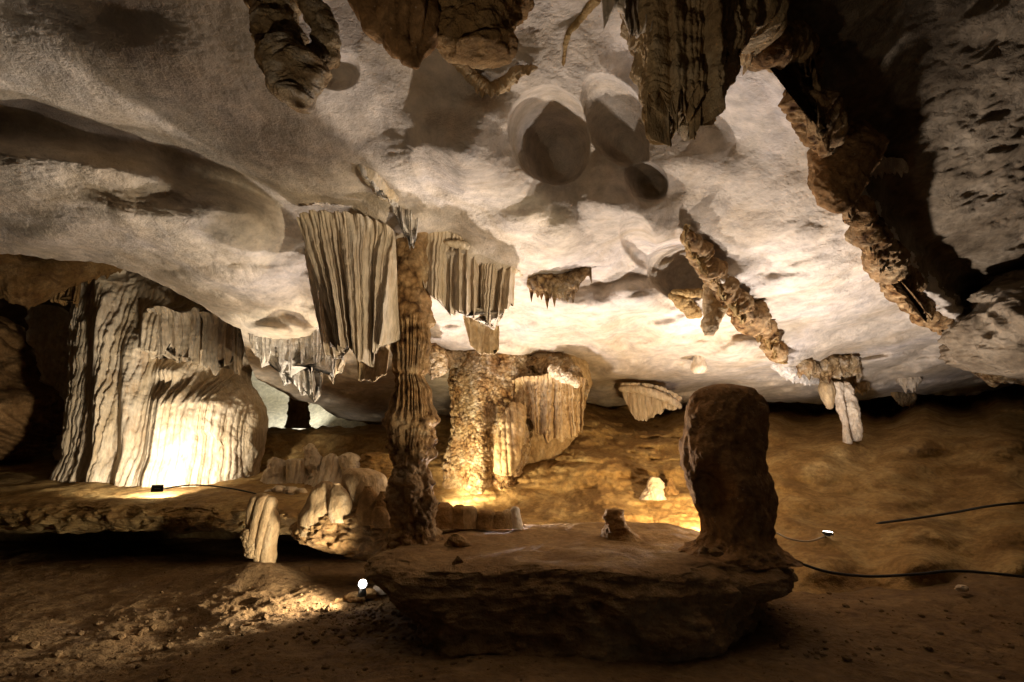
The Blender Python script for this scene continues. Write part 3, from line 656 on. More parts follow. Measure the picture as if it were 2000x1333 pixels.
put("stalactite", V, 'tan', "short blunt brown stalactite hanging from the middle of the jagged roof rib", "stalactite", hang=True)
hangclump("roof_bracket", [(1306, 574, .0), (1332, 588, .12), (1352, 606, .14), (1368, 618, .03)], [.03, .09, .09, .03], 'ochre',
          "small orange lobed bracket on the roof, left of the short blunt stalactite", "bracket", seed=71, drip=None)
hangclump("roof_bracket", [(1310, 570, .02), (1345, 572, .08), (1385, 574, .1), (1402, 580, .05)], [.02, .04, .06, .03], 'ochre',
          "thin orange lip of rock joining the bracket to the jagged roof rib", "bracket", seed=72, drip=None)
V = loft([(690, 1356, 1378), (700, 1354, 1376), (712, 1351, 1378), (722, 1350, 1380), (730, 1356, 1374)], cdep(1365, 700) - .05, aspect=.9, nth=48, nv=50, disp=carved(.012, 73, 6), ends=(0, 1))
put("stalactite_stub", V, 'cream', "tiny yellow rounded stub on the bright roof, above and left of the monolith", "stub", hang=True)
hangclump("popcorn_cluster", [(1560, 712, .0), (1595, 716, .12), (1628, 720, .2), (1655, 728, .15), (1668, 740, .05)], [.08, .14, .20, .15, .05], 'popcorn',
          "large white popcorn cluster on the roof above the twin-legged stalactite", "cluster", seed=74, size=.10, amp=.14, drip=(.25, .14, 75), low=.16, nl=300, nth=140)
hangclump("white_drip_patch", [(1505, 712, .0), (1535, 722, .07), (1570, 738, .05), (1600, 745, .05)], [.04, .09, .08, .05], 'white',
          "bright white drip patch on the roof between the jagged rib and the large popcorn cluster", "patch", seed=76, drip=(.1, .1, 77))
hangclump("popcorn_bud", [(1660, 745, .0), (1680, 752, .1), (1695, 750, .04)], [.04, .10, .05], 'tan', "small tan bud of popcorn on the roof edge right of the large white cluster", "bud", seed=78)
hangclump("roof_bud", [(1752, 740, .0), (1775, 745, .12), (1800, 738, .05)], [.05, .13, .04], 'cream', "pale leaf-like bud under the roof edge, alone to the right of the popcorn buds", "bud", seed=79, drip=(.18, .1, 80))
hangclump("popcorn_bud", [(1745, 768, .1), (1768, 776, .1), (1790, 772, .1)], [.05, .15, .06], 'tan', "dim tan popcorn bud at the roof's low edge below the pale leaf-like bud", "bud", seed=81)
# twin legs
tl = thing("twin_stalactite", P3(1650, 752, 9.9), "slender pale two-legged stalactite reaching down to the green-tinted mound", "stalactite")
V = tube([P3(1634, 745, 10.0), P3(1642, 790, 9.95), P3(1652, 830, 9.9), P3(1656, 870, 9.85)], [.10, .065, .05, .065], nth=64, nl=200, disp=(lambda V: carved(.05, 83, 5, .4)(V) + .02 * knobs(V, .06, 3)))
put("leg", V, 'cream', parent=tl, hang=True)
V = tube([P3(1648, 745, 10.05), P3(1662, 785, 10.0), P3(1672, 830, 9.95), P3(1672, 862, 9.9)], [.06, .08, .075, .07], nth=64, nl=200, disp=(lambda V: carved(.05, 84, 5, .4)(V) + .02 * knobs(V, .06, 4)))
put("leg", V, 'cream', parent=tl, hang=True)
V = tube([P3(1612, 742, 10.0), P3(1616, 765, 9.95), P3(1622, 800, 9.95)], [.08, .14, .05], nth=48, nl=90, disp=carved(.03, 85, 4, .4))
put("side_drip", V, 'tan', parent=tl, hang=True)

ridge("roof_crest", [(698, 322, .0), (722, 342, .06), (750, 372, .06), (775, 394, .05)], [.03, .06, .07, .04], 'cream', "small toothed crest of pale drips on the roof above the tall column", "crest", teeth=[10, 26, 28, 16], lean=4, seed=3, fold=.05, size=.04, amp=.025, low=.03, nl=150, tmat='white')
# ------------------------------------------------------------------ the big stalactites overhead
bs = thing("giant_stalactite", P3(1350, 10, 2.7), "huge grooved brown-and-white stalactite hanging at the top of the picture", "stalactite")
def big_disp(V, th, t):
    sh = V.shape[:2]; u = V[..., 0] + .35 * (V[..., 2] - 4) * (V[..., 0] / V[..., 1] - .42) * .4 + .05 * noise(V * np.array([1, 1, .3]), 2.0, 5)
    fl, r_ = (x.reshape(sh) for x in flute(u.ravel(), .085, 7, .7)); fl2, r2 = (x.reshape(sh) for x in flute((u + .01 * noise(V, 6, 15)).ravel(), .03, 9, .8))
    return .085 * (fl * (.1 + 1.2 * r_) - .5) + .014 * fl2 + .05 * knobs(V * np.array([1, 1, .3]), .12, 87) + .05 * ridged(V * np.array([1, 1, .35]), 3.2, 4, 88) * .5 + .03 * fbm(V, 8, 4, 89) 
rows = [(-90, 1235, 1450), (0, 1246, 1440), (40, 1256, 1436), (100, 1266, 1426), (150, 1275, 1412), (190, 1284, 1396), (230, 1290, 1382), (265, 1296, 1368), (285, 1303, 1357), (293, 1312, 1350)]
V = loft(rows, 2.75, aspect=.7, nth=360, nv=360, jag=(.25, .10), disp=big_disp, ends=(0, 0))
put("shaft", V, 'tan', parent=bs, hang=True)
V = sheet([(1165, -60, 1178, 80, 2.72), (1195, -60, 1205, 50, 2.72), (1225, -60, 1232, 95, 2.72), (1262, -60, 1262, 110, 2.72)], nu=220, nv=120, fold=.07, amp=.06, seed=91, jag=.12, wav=.08, rough=.012)
put("side_curtain", V, 'cream', parent=bs, hang=True)
V = sheet([(1395, -60, 1398, 140, 2.62), (1420, -60, 1418, 150, 2.72), (1445, -60, 1440, 140, 2.7)], nu=140, nv=120, fold=.05, amp=.05, seed=93, jag=.15, wav=.06, rough=.012)
put("right_curtain", V, 'tan', parent=bs, hang=True)

def hangbody(name, rows, Y, mat, label, aspect=.7, disp=None, nth=200, nv=240, seed=0, cat="stalactite"):
    V = loft(rows, Y, aspect=aspect, nth=nth, nv=nv, disp=disp or (lambda V, th, t: carved(.06, seed, 4, .4)(V) + .05 * sstep(.95, .6, t) * flute(V[..., 0], .08, seed)[0]), ends=(0, 1))
    return put(name, V, mat, label, cat, hang=True)
def coral(seed, a=.05): return lambda V, th, t: a * 1.5 * knobs(V, .07, seed) * (.4 + noise(V, 5, seed + 11)) + a * 1.2 * knobs(V, .12, seed + 12) + a * .7 * knobs(V, .045, seed + 3) + a * 1.4 * fbm(V, 3, 3, seed + 6) + a * .9 * ridged(V, 6, 3, seed + 7)
tD = thing("coral_stalactite", P3(570, -40, 3.45), "forked coral-like stalactite crusted with pale knobs, leftmost of those hanging overhead", "stalactite")
V = loft([(-90, 500, 575), (0, 506, 560), (50, 514, 566), (90, 522, 572), (130, 545, 600), (165, 560, 606), (190, 572, 600), (212, 582, 594)], 2.75, aspect=.6, nth=220, nv=360, disp=coral(111, .04), ends=(0, 1))
put("long_prong", V, 'popcorn', parent=tD, hang=True)
V = tube([P3(575, -60, 2.7), P3(600, 10, 2.7), P3(625, 40, 2.72), P3(640, 75, 2.75), P3(632, 105, 2.8), P3(590, 115, 2.8)], [.05, .05, .06, .07, .06, .04], nth=100, nl=360, disp=coral(115, .03) and (lambda V: .05 * knobs(V, .06, 115) + .035 * fbm(V, 6, 4, 116)))
put("short_prong", V, 'popcorn', parent=tD, hang=True)
hangbody("dark_stalactite", [(-80, 700, 850), (0, 716, 846), (40, 722, 850), (75, 740, 846), (100, 762, 836), (120, 790, 826), (134, 806, 818)], 2.7, 'dark', "broad dark brown stalactite overhead, between the coral-like one and its ragged neighbour", seed=121, aspect=.6)
hangbody("dark_stalactite", [(-80, 860, 1010), (0, 866, 998), (40, 872, 990), (70, 880, 978), (95, 896, 962), (118, 918, 950)], 2.75, 'brown', "ragged dark stalactite overhead, left of the huge grooved one", seed=124, aspect=.6, disp=coral(124, .045))
hangclump("root_like_rib", [(862, 70, .1), (890, 115, .08), (925, 152, .08), (955, 172, .08), (985, 165, .08), (1012, 140, .06), (1050, 132, .02)], [.02, .03, .035, .04, .04, .03, .012], 'tan',
          "thin twisted root-like rib looping on the roof above the round dark pockets", "rib", seed=126, size=.035, amp=.02, low=.015, nl=300, drip=(.07, .05, 127))
V = tube([P3(1170, -10, cdep(1170, -10)), P3(1135, 35, cdep(1135, 35)), P3(1108, 70, cdep(1108, 70)), P3(1100, 130, cdep(1100, 130))], [.03, .025, .02, .01], nth=24, nl=160, disp=carved(.012, 128, 12))
puttube("roof_vein", V, 'ochre', label="thin yellowish vein creeping down the roof left of the huge grooved stalactite", cat="vein", hang=True)

# right-hand ridge of ragged stalactites
ridge("ragged_ridge", [(1440, -40, .1), (1462, 20, .12), (1472, 80, .12), (1462, 120, .08)], [.08, .10, .08, .03], 'tan', "crusted spur of the roof directly right of the huge grooved stalactite", "spur", teeth=[30, 40, 40, 25], seed=131, nl=220)
ridge("ragged_ridge", [(1462, 128, .06), (1495, 100, .12), (1535, 88, .16), (1570, 120, .18), (1580, 175, .18), (1595, 230, .16), (1625, 275, .12)], [.04, .07, .10, .13, .13, .12, .10], 'crust',
          "arched ragged ridge of roof with drips, starting beside the huge grooved stalactite", "ridge", teeth=[12, 18, 50, 90, 80, 60, 40], lean=6, seed=133, nl=420, low=.10)
V = loft([(255, 1600, 1690), (300, 1592, 1716), (340, 1590, 1700), (370, 1598, 1680), (395, 1612, 1660), (416, 1634, 1648)], cdep(1640, 290) - .12, aspect=.7, nth=180, nv=180, disp=carved(.05, 137, 3.2), ends=(0, 1))
put("dark_stalactite", V, 'dark', "thick dark hanging lobe on the right-hand ridge of the roof", "stalactite", hang=True)
hangclump("roof_bracket", [(1690, 320, .05), (1720, 322, .2), (1750, 322, .22), (1768, 330, .1)], [.05, .06, .05, .02], 'cream', "thin ragged shelf sticking out right of the thick dark hanging lobe", "bracket", seed=138, drip=(.1, .06, 139))
ridge("ragged_ridge", [(1655, 395, .1), (1690, 440, .12), (1720, 490, .12), (1750, 540, .12), (1790, 590, .12), (1830, 625, .12), (1870, 650, .1)], [.08, .12, .13, .14, .13, .12, .08], 'crust',
          "long serrated ridge slanting down the right side of the bright roof", "ridge", teeth=[20, 30, 34, 34, 30, 28, 24], lean=-10, seed=141, nl=460, low=.10)
ridge("ragged_ridge", [(1870, 640, .1), (1900, 665, .25), (1930, 690, .3), (1970, 705, .35), (2040, 715, .4)], [.10, .22, .28, .26, .2], 'popcorn',
          "heavy frosted cluster of drips at the right edge of the picture", "cluster", teeth=[30, 50, 50, 40, 40], seed=144, fold=.12, size=.12, amp=.09, low=.14, nl=300, tmat='cream')
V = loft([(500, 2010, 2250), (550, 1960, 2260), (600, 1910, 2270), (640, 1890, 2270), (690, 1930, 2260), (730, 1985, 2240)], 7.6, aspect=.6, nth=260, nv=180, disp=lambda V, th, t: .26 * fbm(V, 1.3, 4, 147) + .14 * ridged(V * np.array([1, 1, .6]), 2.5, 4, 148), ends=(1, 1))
put("hanging_rock", V, 'shaded_rough_ceiling', "big rough dim hanging rock filling the right edge under the roof", "rock", hang=True)

# ------------------------------------------------------------------ the glowing flowstone on the left
fs = thing("flowstone_wall", P3(320, 925, 11.0), "huge glowing fluted flowstone standing on the left ledge, lit from its foot", "flowstone")
def fs_disp(V, th, t):
    x = V[..., 0] + .035 * noise(V * np.array([1, 1, .15]), .7, 3)
    fl, r_ = flute(x.ravel(), .12, 151, .8); fl = fl.reshape(x.shape); r_ = r_.reshape(x.shape); f2, r2 = flute(x, .06, 152, .8)
    a = sstep(.08, .25, t)
    return a * (.06 * (fl * (.2 + 1.0 * r_)) + .018 * f2) + .03 * fbm(V, 3, 5, 153) + .022 * knobs(V * np.array([1, 1, .7]), .09, 155) + (1 - a) * .08 * fbm(V, 2.5, 3, 154)
def fs_push(V, xl, xr, py, cx):
    p = py[:, None]; dy = (CP - (666.5 - p) / 1000 * SP)
    px = V[..., 0] / V[..., 1] * dy * 1000 + 1000
    n = 5 * noise(V * np.array([2, 1, .1]), 2.0, 155) + 12 * noise(V * np.array([1, 1, 0]), .9, 156)
    fl3 = flute(V[..., 0].ravel(), .15, 158, .8)[0].reshape(V.shape[:2])
    a = .42 * sstep(270, 305, px) * sstep(600, 640, p + n) * (1 - sstep(698, 703, p + n * 2.2)) 
    a = a + .40 * np.exp(-((px - 350) / 40) ** 2 - ((p - 742) / 20) ** 2)
    a = a + .62 * sstep(262, 352, px + 1.6 * n + .12 * (p - 800)) * sstep(752, 812, p + 1.3 * n + 14 * fl3 + .12 * np.abs(px - 360))
    a = a + .25 * np.exp(-((px - 205) / 22) ** 2) + .30 * np.exp(-((px - 262) / 20) ** 2) * sstep(640, 720, p)
    a = a + .22 * np.exp(-((px - 445) / 26) ** 2) * sstep(775, 800, p + n) * (1 - sstep(850, 862, p + 3 * n)) + .12 * np.exp(-((px - 400) / 14) ** 2) * sstep(800, 830, p)
    a = a + .12 * sstep(885, 935, p)
    return a
rows = [(518, 176, 260), (528, 166, 330), (560, 160, 400), (620, 159, 455), (650, 158, 482), (700, 157, 488), (740, 155, 474), (765, 153, 492), (800, 150, 508), (860, 146, 506), (900, 140, 498), (945, 122, 488)]
V = loft(rows, 11.1, aspect=.42, nth=760, nv=340, disp=fs_disp, push=fs_push, ends=(1, 0), power=.8)
put("flowstone_body", V, 'cream', parent=fs)
V = sheet([(296, 622, 298, 735, 10.0), (330, 618, 332, 722, 9.95), (365, 630, 366, 735, 9.95), (395, 620, 396, 728, 9.95)], nu=280, nv=90, fold=.16, amp=.09, seed=157, jag=.3, wav=.10, rough=.008)
put("upper_curtain", V, 'cream', parent=fs, hang=True)
V = sheet([(398, 628, 398, 738, 9.95), (430, 630, 430, 748, 9.95), (462, 640, 458, 742, 10.05), (486, 660, 476, 735, 10.3)], nu=280, nv=90, fold=.17, amp=.09, seed=159, jag=.25, wav=.10, rough=.008)
put("upper_curtain", V, 'cream', parent=fs, hang=True)
V = loft([(560, 104, 122), (580, 100, 134), (600, 104, 128), (612, 112, 120)], 9.6, aspect=.6, nth=60, nv=60, disp=carved(.03, 165, 5, .4))
# small dark curtain beside the flowstone's shoulder
V = sheet([(96, 560, 102, 590, 10.2), (120, 556, 122, 604, 10.2), (142, 552, 144, 608, 10.2), (162, 545, 160, 610, 10.2)], nu=140, nv=60, fold=.13, amp=.08, seed=166, jag=.25, wav=.04)
put("dark_curtain", V, 'brown', "small dim brown curtain tucked behind the upper left shoulder of the glowing flowstone", "curtain", hang=True)
V = tube([P3(-400, 470, 8.8), P3(-150, 500, 8.8), P3(0, 530, 8.8), P3(60, 545, 8.9), P3(140, 528, 9.2), P3(230, 505, 9.6), P3(330, 490, 10)], [.4, .45, .50, .45, .28, .22, .1], nth=120, nl=300, disp=lambda V: .12 * fbm(V, 1.2, 4, 168), drip=(.1, .1, 169))
puttube("rock_overhang", V, 'brown', label="smooth brown overhang under the roof at the far left edge", cat="rock", hang=True)
V = loft([(620, -60, 10), (650, -70, 22), (690, -80, 34), (720, -90, 52), (750, -95, 84), (785, -100, 122), (815, -100, 138), (845, -100, 122), (870, -100, 66), (900, -100, 30)], 12.4, aspect=.8, nth=200, nv=160, disp=lambda V, th, t: .26 * fbm(V * np.array([1, 1, .7]), 1.1, 4, 171) + .12 * flute((V[..., 0] + V[..., 2] * .9).ravel(), .22, 172)[0].reshape(V.shape[:2]))
put("boulder", V, 'dark', "dark sloping fluted boulder at the left edge behind the ledge", "boulder")
V = loft([(600, 60, 120), (640, 70, 160), (700, 76, 165), (760, 95, 165), (820, 120, 165), (900, 110, 170)], 12.6, aspect=.6, nth=160, nv=140, disp=lambda V, th, t: .14 * fbm(V, 1.4, 4, 175) + .05 * ridged(V, 3, 3, 176))
put("boulder", V, 'cream', "pale cracked rock behind the left side of the glowing flowstone", "boulder")

# ------------------------------------------------------------------ stalagmites of the middle distance
def stal(name, rows, Y, mat, label, aspect=.8, seed=0, nth=90, nv=110, disp=None, group=None, cat="stalagmite", parent=None, ends=(1, 0)):
    V = loft(rows, Y, aspect=aspect, nth=nth, nv=nv, disp=disp or (lambda V, *a: .06 * fbm(V, 2.5, 3, seed) + carved(.03, seed, 6)(V)), ends=ends)
    return put(name, V, mat, label, cat if parent is None else None, group, parent)
G = "stalagmites on the ledge left of the column"
stal("stalagmite", [(893, 532, 540), (899, 523, 550), (915, 521, 558), (935, 517, 561), (950, 512, 568)], 10.2, 'cream', "smooth pale stump of a stalagmite right beside the glowing flowstone's foot", seed=181, group=G)
def fl_disp(w_, a, seed): return lambda V, th, t: a * flute(V[..., 0], w_, seed)[0] * (1 + 0 * t) + .02 * fbm(V, 5, 3, seed)
stal("stalagmite", [(896, 566, 598), (900, 563, 601), (925, 565, 600), (965, 560, 610)], 10.0, 'cream', "squat fluted stalagmite with a flat top, left of the tall pale one on the ledge", seed=182, group=G, disp=fl_disp(.09, .05, 182))
stal("stalagmite", [(866, 603, 609), (876, 597, 616), (886, 601, 620), (900, 598, 628), (930, 602, 634), (965, 592, 650)], 9.9, 'cream', "tallest pale stalagmite of the group on the ledge left of the column", seed=183, group=G)
stal("stalagmite", [(886, 644, 650), (896, 636, 660), (908, 634, 664), (930, 622, 672), (965, 612, 688)], 9.8, 'cream', "stout pale stalagmite between the tallest one and the round-headed one", seed=184, group=G, disp=fl_disp(.11, .05, 184))
stal("stalagmite", [(884, 678, 686), (892, 667, 699), (910, 664, 708), (940, 668, 712), (965, 654, 722)], 9.6, 'cream', "round-headed pale stalagmite just above the overhanging boulder", seed=185, group=G)
stal("stalagmite", [(884, 724, 744), (900, 712, 756), (930, 704, 768), (965, 700, 776)], 9.7, 'ochre', "wide ochre stalagmite half hidden behind the tall column", seed=186, group=G, disp=coral(186, .05))
stal("far_stalagmite", [(776, 566, 596), (800, 562, 600), (836, 558, 606)], 14.6, 'brown', "dark squat stalagmite silhouetted in the pale lit opening", seed=187)
for k, (x, y, r_, lab) in enumerate([(545, 958, 12, "small pale stone on the ledge below the smooth stump"), (566, 962, 14, "rounded pale stone in the middle of the row of small stones on the ledge"), (590, 961, 9, "little pale stone at the right end of the row on the ledge"), (528, 962, 8, "little grey stone at the left end of the row on the ledge")]):
    stal("stone", [(y - r_ * .8, x - r_ * .4, x + r_ * .4), (y - r_ * .4, x - r_, x + r_), (y, x - r_ * 1.1, x + r_), (y + r_ * .6, x - r_ * .6, x + r_ * .6)], 9.0, 'cream', lab, cat="stone", seed=190 + k, nth=40, nv=30, group="small stones on the ledge", ends=(1, 1))

# overhanging boulder with smooth humps
ob = thing("overhanging_boulder", P3(680, 1080, 6.9), "overhanging dark boulder draped with smooth pale humps, left of the tall column's foot", "boulder")
rows = [(985, 640, 780), (1000, 606, 790), (1015, 592, 792), (1035, 586, 792), (1055, 600, 790), (1070, 640, 788), (1085, 700, 784), (1110, 745, 780)]
V = loft(rows, 6.95, aspect=.6, nth=260, nv=160, disp=lambda V, th, t: .08 * fbm(V, 2.5, 4, 201) + .05 * knobs(V, .1, 202) + .05 * ridged(V, 4, 3, 203), ends=(1, 1))
put("rock_base", V, 'brown', parent=ob)
def hump(rows, Y, seed, mat='tan'): stal("hump", rows, Y, mat, None, seed=seed, parent=ob, aspect=.8, disp=lambda V, th, t: .03 * fbm(V, 2.5, 3, seed))
hump([(940, 628, 644), (952, 615, 656), (980, 600, 668), (1015, 586, 676), (1045, 584, 672)], 6.75, 204)
hump([(944, 652, 664), (955, 646, 674), (980, 644, 686), (1020, 640, 690)], 6.6, 205)
hump([(915, 680, 720), (925, 668, 742), (950, 666, 756), (990, 676, 764), (1020, 684, 770)], 6.9, 206)
hump([(950, 712, 728), (965, 704, 738), (990, 700, 746), (1025, 698, 750)], 6.55, 207, 'brown')
hump([(960, 742, 754), (975, 734, 764), (1000, 730, 770), (1030, 728, 772)], 6.5, 208, 'brown')
hump([(990, 735, 748), (1000, 728, 756), (1025, 724, 762)], 6.4, 209, 'brown')

# lone stalagmite on its mound
ls = thing("stalagmite", P3(508, 1098, 7.0), "lone upright pale stalagmite on a low earth mound in the left foreground", "stalagmite")
V = loft([(964, 502, 520), (972, 494, 530), (1000, 490, 536), (1030, 488, 538), (1060, 486, 536), (1085, 494, 534), (1104, 508, 532)], 7.0, aspect=.7, nth=160, nv=220,
         disp=lambda V, th, t: .035 * flute(V[..., 0] - V[..., 2] * .12, .11, 211)[0] + .02 * fbm(V * np.array([1, 1, .5]), 5, 4, 212) , ends=(1, 0))
put("shaft", V, 'tan', parent=ls)
V = loft([(1030, 482, 494), (1040, 474, 500), (1060, 476, 504), (1090, 484, 506)], 6.95, aspect=.7, nth=80, nv=80, disp=crust(.05, .03, 213, .02))
put("side_knob", V, 'tan', parent=ls)

# nubs on the shelf behind the column
for k, (x, y0, wd, mat_, lab) in enumerate([(868, 982, 26, 'brown', "dark smooth nub nearest the tall column in the row on the shelf"), (897, 986, 22, 'brown', "low dark nub, second from the tall column in the row"), (916, 988, 20, 'tan', "round nub with a lit right edge in the middle of the row on the shelf"),
        (950, 996, 24, 'brown', "wide round dark nub right of the lit-edged one"), (974, 1000, 22, 'brown', "low dark nub between the wide round one and the pale-edged one"), (992, 996, 18, 'tan', "slim nub with a pale edge, next to last in the row on the shelf"), (1006, 990, 14, 'cream', "pale post-like nub at the right end of the row on the shelf")]):
    h = 1032 - y0
    stal("rock_nub", [(y0, x - wd * .3, x + wd * .3), (y0 + h * .15, x - wd * .62, x + wd * .62), (y0 + h * .5, x - wd * .75, x + wd * .72), (y0 + h, x - wd * .95, x + wd * .9)], 6.6, mat_, lab, seed=220 + k, cat="nub", nth=60, nv=60, group="row of nubs on the rock shelf", disp=carved(.02, 220 + k, 3))
# pointed rock, cones
V = loft([(993, 1196, 1206), (1005, 1188, 1212), (1020, 1184, 1220), (1038, 1182, 1232), (1058, 1180, 1256)], 6.1, aspect=.7, nth=120, nv=110, disp=lambda V, th, t: .05 * fbm(V, 3, 4, 231) + .03 * ridged(V, 5, 3, 232), power=.8)
put("pointed_rock", V, 'brown', "dark pointed rock standing alone on the rock shelf, left of the monolith", "rock")
stal("stalagmite", [(932, 1272, 1282), (945, 1266, 1290), (958, 1258, 1294), (976, 1250, 1300)], 8.75, 'cream', "small pale cone-shaped stalagmite in a dark niche behind the shelf", seed=234, disp=carved(.05, 234, 4))
stal("stalagmite", [(934, 1304, 1314), (948, 1298, 1320), (966, 1294, 1326)], 8.85, 'brown', "small dim stalagmite next to the pale cone-shaped one", seed=235)
stal("pebble", [(1100 - 14, 890, 896), (1094, 884, 902), (1108, 878, 908)], 4.75, 'brown', "small dark conical lump near the front edge of the rock shelf", seed=236, cat="lump", nth=40, nv=40)
stal("pebble", [(1043, 882, 896), (1052, 876, 906), (1066, 870, 910)], 5.8, 'brown', "dark lump on the rock shelf just right of the tall column's foot", seed=237, cat="lump", nth=40, nv=40)

# ------------------------------------------------------------------ the monolith
mo = thing("monolith", P3(1425, 1085, 5.35), "thick dark rounded monolith with a hollow low in its face, standing on the rock shelf", "stalagmite")
def mo_disp(V, th, t): return .02 * knobs(V, .13, 244) + .02 * ridged(V * np.array([1, 1, .5]), 6, 3, 245) + .055 * fbm(V, 1.8, 4, 241) + .015 * fbm(V, 7, 4, 242) + sstep(.8, .95, t) * .05 * ridged(V * np.array([1, 1, .4]), 4, 3, 243)
def mo_push(V, xl, xr, py, cx):
    p = py[:, None]; dy = (CP - (666.5 - p) / 1000 * SP); px = V[..., 0] / V[..., 1] * dy * 1000 + 1000
    r2 = ((px - 1395 - (p - 960) * .15) / 33) ** 2 + ((p - 962) / 50) ** 2
    return -.30 * np.exp(-r2 ** 2) + .10 * np.exp(-((px - 1450) / 30) ** 2 - ((p - 950) / 60) ** 2)
rows = [(752, 1392, 1432), (758, 1370, 1455), (770, 1354, 1472), (790, 1348, 1482), (830, 1346, 1488), (870, 1338, 1490), (900, 1338, 1491), (930, 1344, 1494), (960, 1355, 1498), (1000, 1370, 1502), (1030, 1376, 1502), (1055, 1366, 1506), (1075, 1345, 1520), (1092, 1325, 1545)]
V = loft(rows, 5.35, aspect=.8, nth=320, nv=400, disp=mo_disp, push=mo_push, ends=(1, 0))
put("monolith_body", V, 'dark', parent=mo)
for k, (x, y, r_, lab) in enumerate([(1376, 1076, 11, "small dark stone at the monolith's foot, the left of two"), (1396, 1080, 12, "small dark stone at the monolith's foot, the right of two"), (696, 1170, 17, "dark stone directly under the bright floor lamp"), (722, 1160, 13, "rough stone right of the bright floor lamp"), (745, 1152, 14, "pale jagged stone behind the floor lamp by the shelf's overhang"), (596, 1113, 8, "lone brown pebble on the floor between the mound and the overhanging boulder"), (664, 1178, 12, "flat dark stone left of the bright floor lamp"), (1878, 1150, 9, "single pale pebble at the far right of the floor")]):
    Yk = {0: 4.9, 1: 4.85, 2: 6.05, 3: 6.1, 4: 6.3, 5: 7.25, 6: 6.05, 7: 5.7}[k]
    stal("stone", [(y - r_ * .8, x - r_ * .4, x + r_ * .3), (y - r_ * .4, x - r_, x + r_ * .8), (y, x - r_ * 1.1, x + r_), (y + r_ * .6, x - r_ * .7, x + r_ * .8)], Yk, 'brown' if k not in (4, 7) else 'cream', lab, cat="stone", seed=250 + k, nth=48, nv=36, disp=carved(.03, 250 + k, 6), ends=(1, 1))

def gravel():
    rg = np.random.RandomState(5); Vs, Fs, n0 = [], [], 0
    ico = [(0,0,1),(.9,0,.45),(.28,.85,.45),(-.72,.53,.45),(-.72,-.53,.45),(.28,-.85,.45),(.72,.53,-.45),(-.28,.85,-.45),(-.9,0,-.45),(-.28,-.85,-.45),(.72,-.53,-.45),(0,0,-1)]
    tri = [(0,1,2),(0,2,3),(0,3,4),(0,4,5),(0,5,1),(1,6,2),(2,7,3),(3,8,4),(4,9,5),(5,10,1),(6,7,2),(7,8,3),(8,9,4),(9,10,5),(10,6,1),(11,7,6),(11,8,7),(11,9,8),(11,10,9),(11,6,10)]
    ico = np.array(ico)
    for cnt, cx, cy, sx, sy, rmin, rmax in ((260, -1.45, 5.5, .35, .3, .008, .03), (260, -2.2, 5.9, .9, .7, .006, .02), (500, -1, 5.0, 3.0, 1.1, .005, .022), (220, 2.8, 5.0, 1.2, .7, .006, .035), (260, -2.2, 4.9, 1.5, .7, .008, .045)):
        x = cx + sx * rg.randn(cnt); y = cy + sy * rg.randn(cnt); z = floor_z(x, y); rr = rmin + (rmax - rmin) * rg.rand(cnt) ** 3
        for k in range(cnt):
            v = ico * (1 + .35 * (rg.rand(12, 1) - .5)) * rr[k] * np.array([1, 1 + .5 * rg.rand(), .7]); Vs.append(v + [x[k], y[k], z[k] + rr[k] * .3]); Fs += [(a + n0, b + n0, c + n0) for a, b, c in tri]; n0 += 12
    me = bpy.data.meshes.new("gravel"); me.from_pydata(np.concatenate(Vs).tolist(), [], Fs); link("gravel", me, 'earth', kind="stuff", label="loose grit and crumbs of rock strewn on the cave floor")
gravel()

# ------------------------------------------------------------------ lamps and cables
def box(cx, cy, cz, sx, sy, sz, bev=.006):
    import bmesh
    bm = bmesh.new(); bmesh.ops.create_cube(bm, size=1)
    for v in bm.verts: v.co = Vector((v.co.x * sx, v.co.y * sy, v.co.z * sz))
    bmesh.ops.bevel(bm, geom=bm.edges[:], offset=bev, segments=2, affect='EDGES')
    me = bpy.data.meshes.new("box"); 
    for v in bm.verts: v.co += Vector((cx, cy, cz))
    bm.to_mesh(me); bm.free(); return me
def floodlight(key, label, s=1.0, bright=True):
    p, a = P3(*LAMPS[key][0]), P3(*LAMPS[key][1])
    d = (Vector(a) - Vector(p)).normalized()
    root = bpy.data.objects.new("floodlight", None); col.objects.link(root)
    root.location = Vector(p) - d * .035; root.rotation_euler = d.to_track_quat('Z', 'Y').to_euler()
    root['label'] = label; root['category'] = "floodlight"; root['group'] = "floodlights lighting the cave"
    for nm, me, mt in (("housing", box(0, 0, -.035 * s, .20 * s, .13 * s, .05 * s), 'metal'), ("lamp_glass", box(0, 0, -.002 * s, .17 * s, .10 * s, .012 * s, .003), 'glass' if bright else 'glass'),
                       ("bracket", box(0, 0, -.075 * s, .10 * s, .02 * s, .05 * s, .003), 'metal')):
        o = bpy.data.objects.new(nm, me); col.objects.link(o); me.materials.append(M[mt]); o.parent = root
    return root
floodlight('right', "lit floodlight on the right-hand bank, at the foot of the green-tinted mound", .6)
floodlight('column', "black flat floodlight on the ledge at the foot of the glowing flowstone", .8)
floodlight('main', "floodlight hidden behind the row of nubs on the rock shelf")
floodlight('popcorn', "floodlight hidden behind the tall column, aimed at the popcorn column")
floodlight('middle', "floodlight hidden behind the lone stalagmite, aimed at the row of small stalactites")
floodlight('far', "floodlight inside the pale chamber beyond the gap")
floodlight('slope', "floodlight hidden behind the monolith, aimed at the rocky slope")
floodlight('roof', "unseen fill light added behind the monolith to brighten the bulging roof")
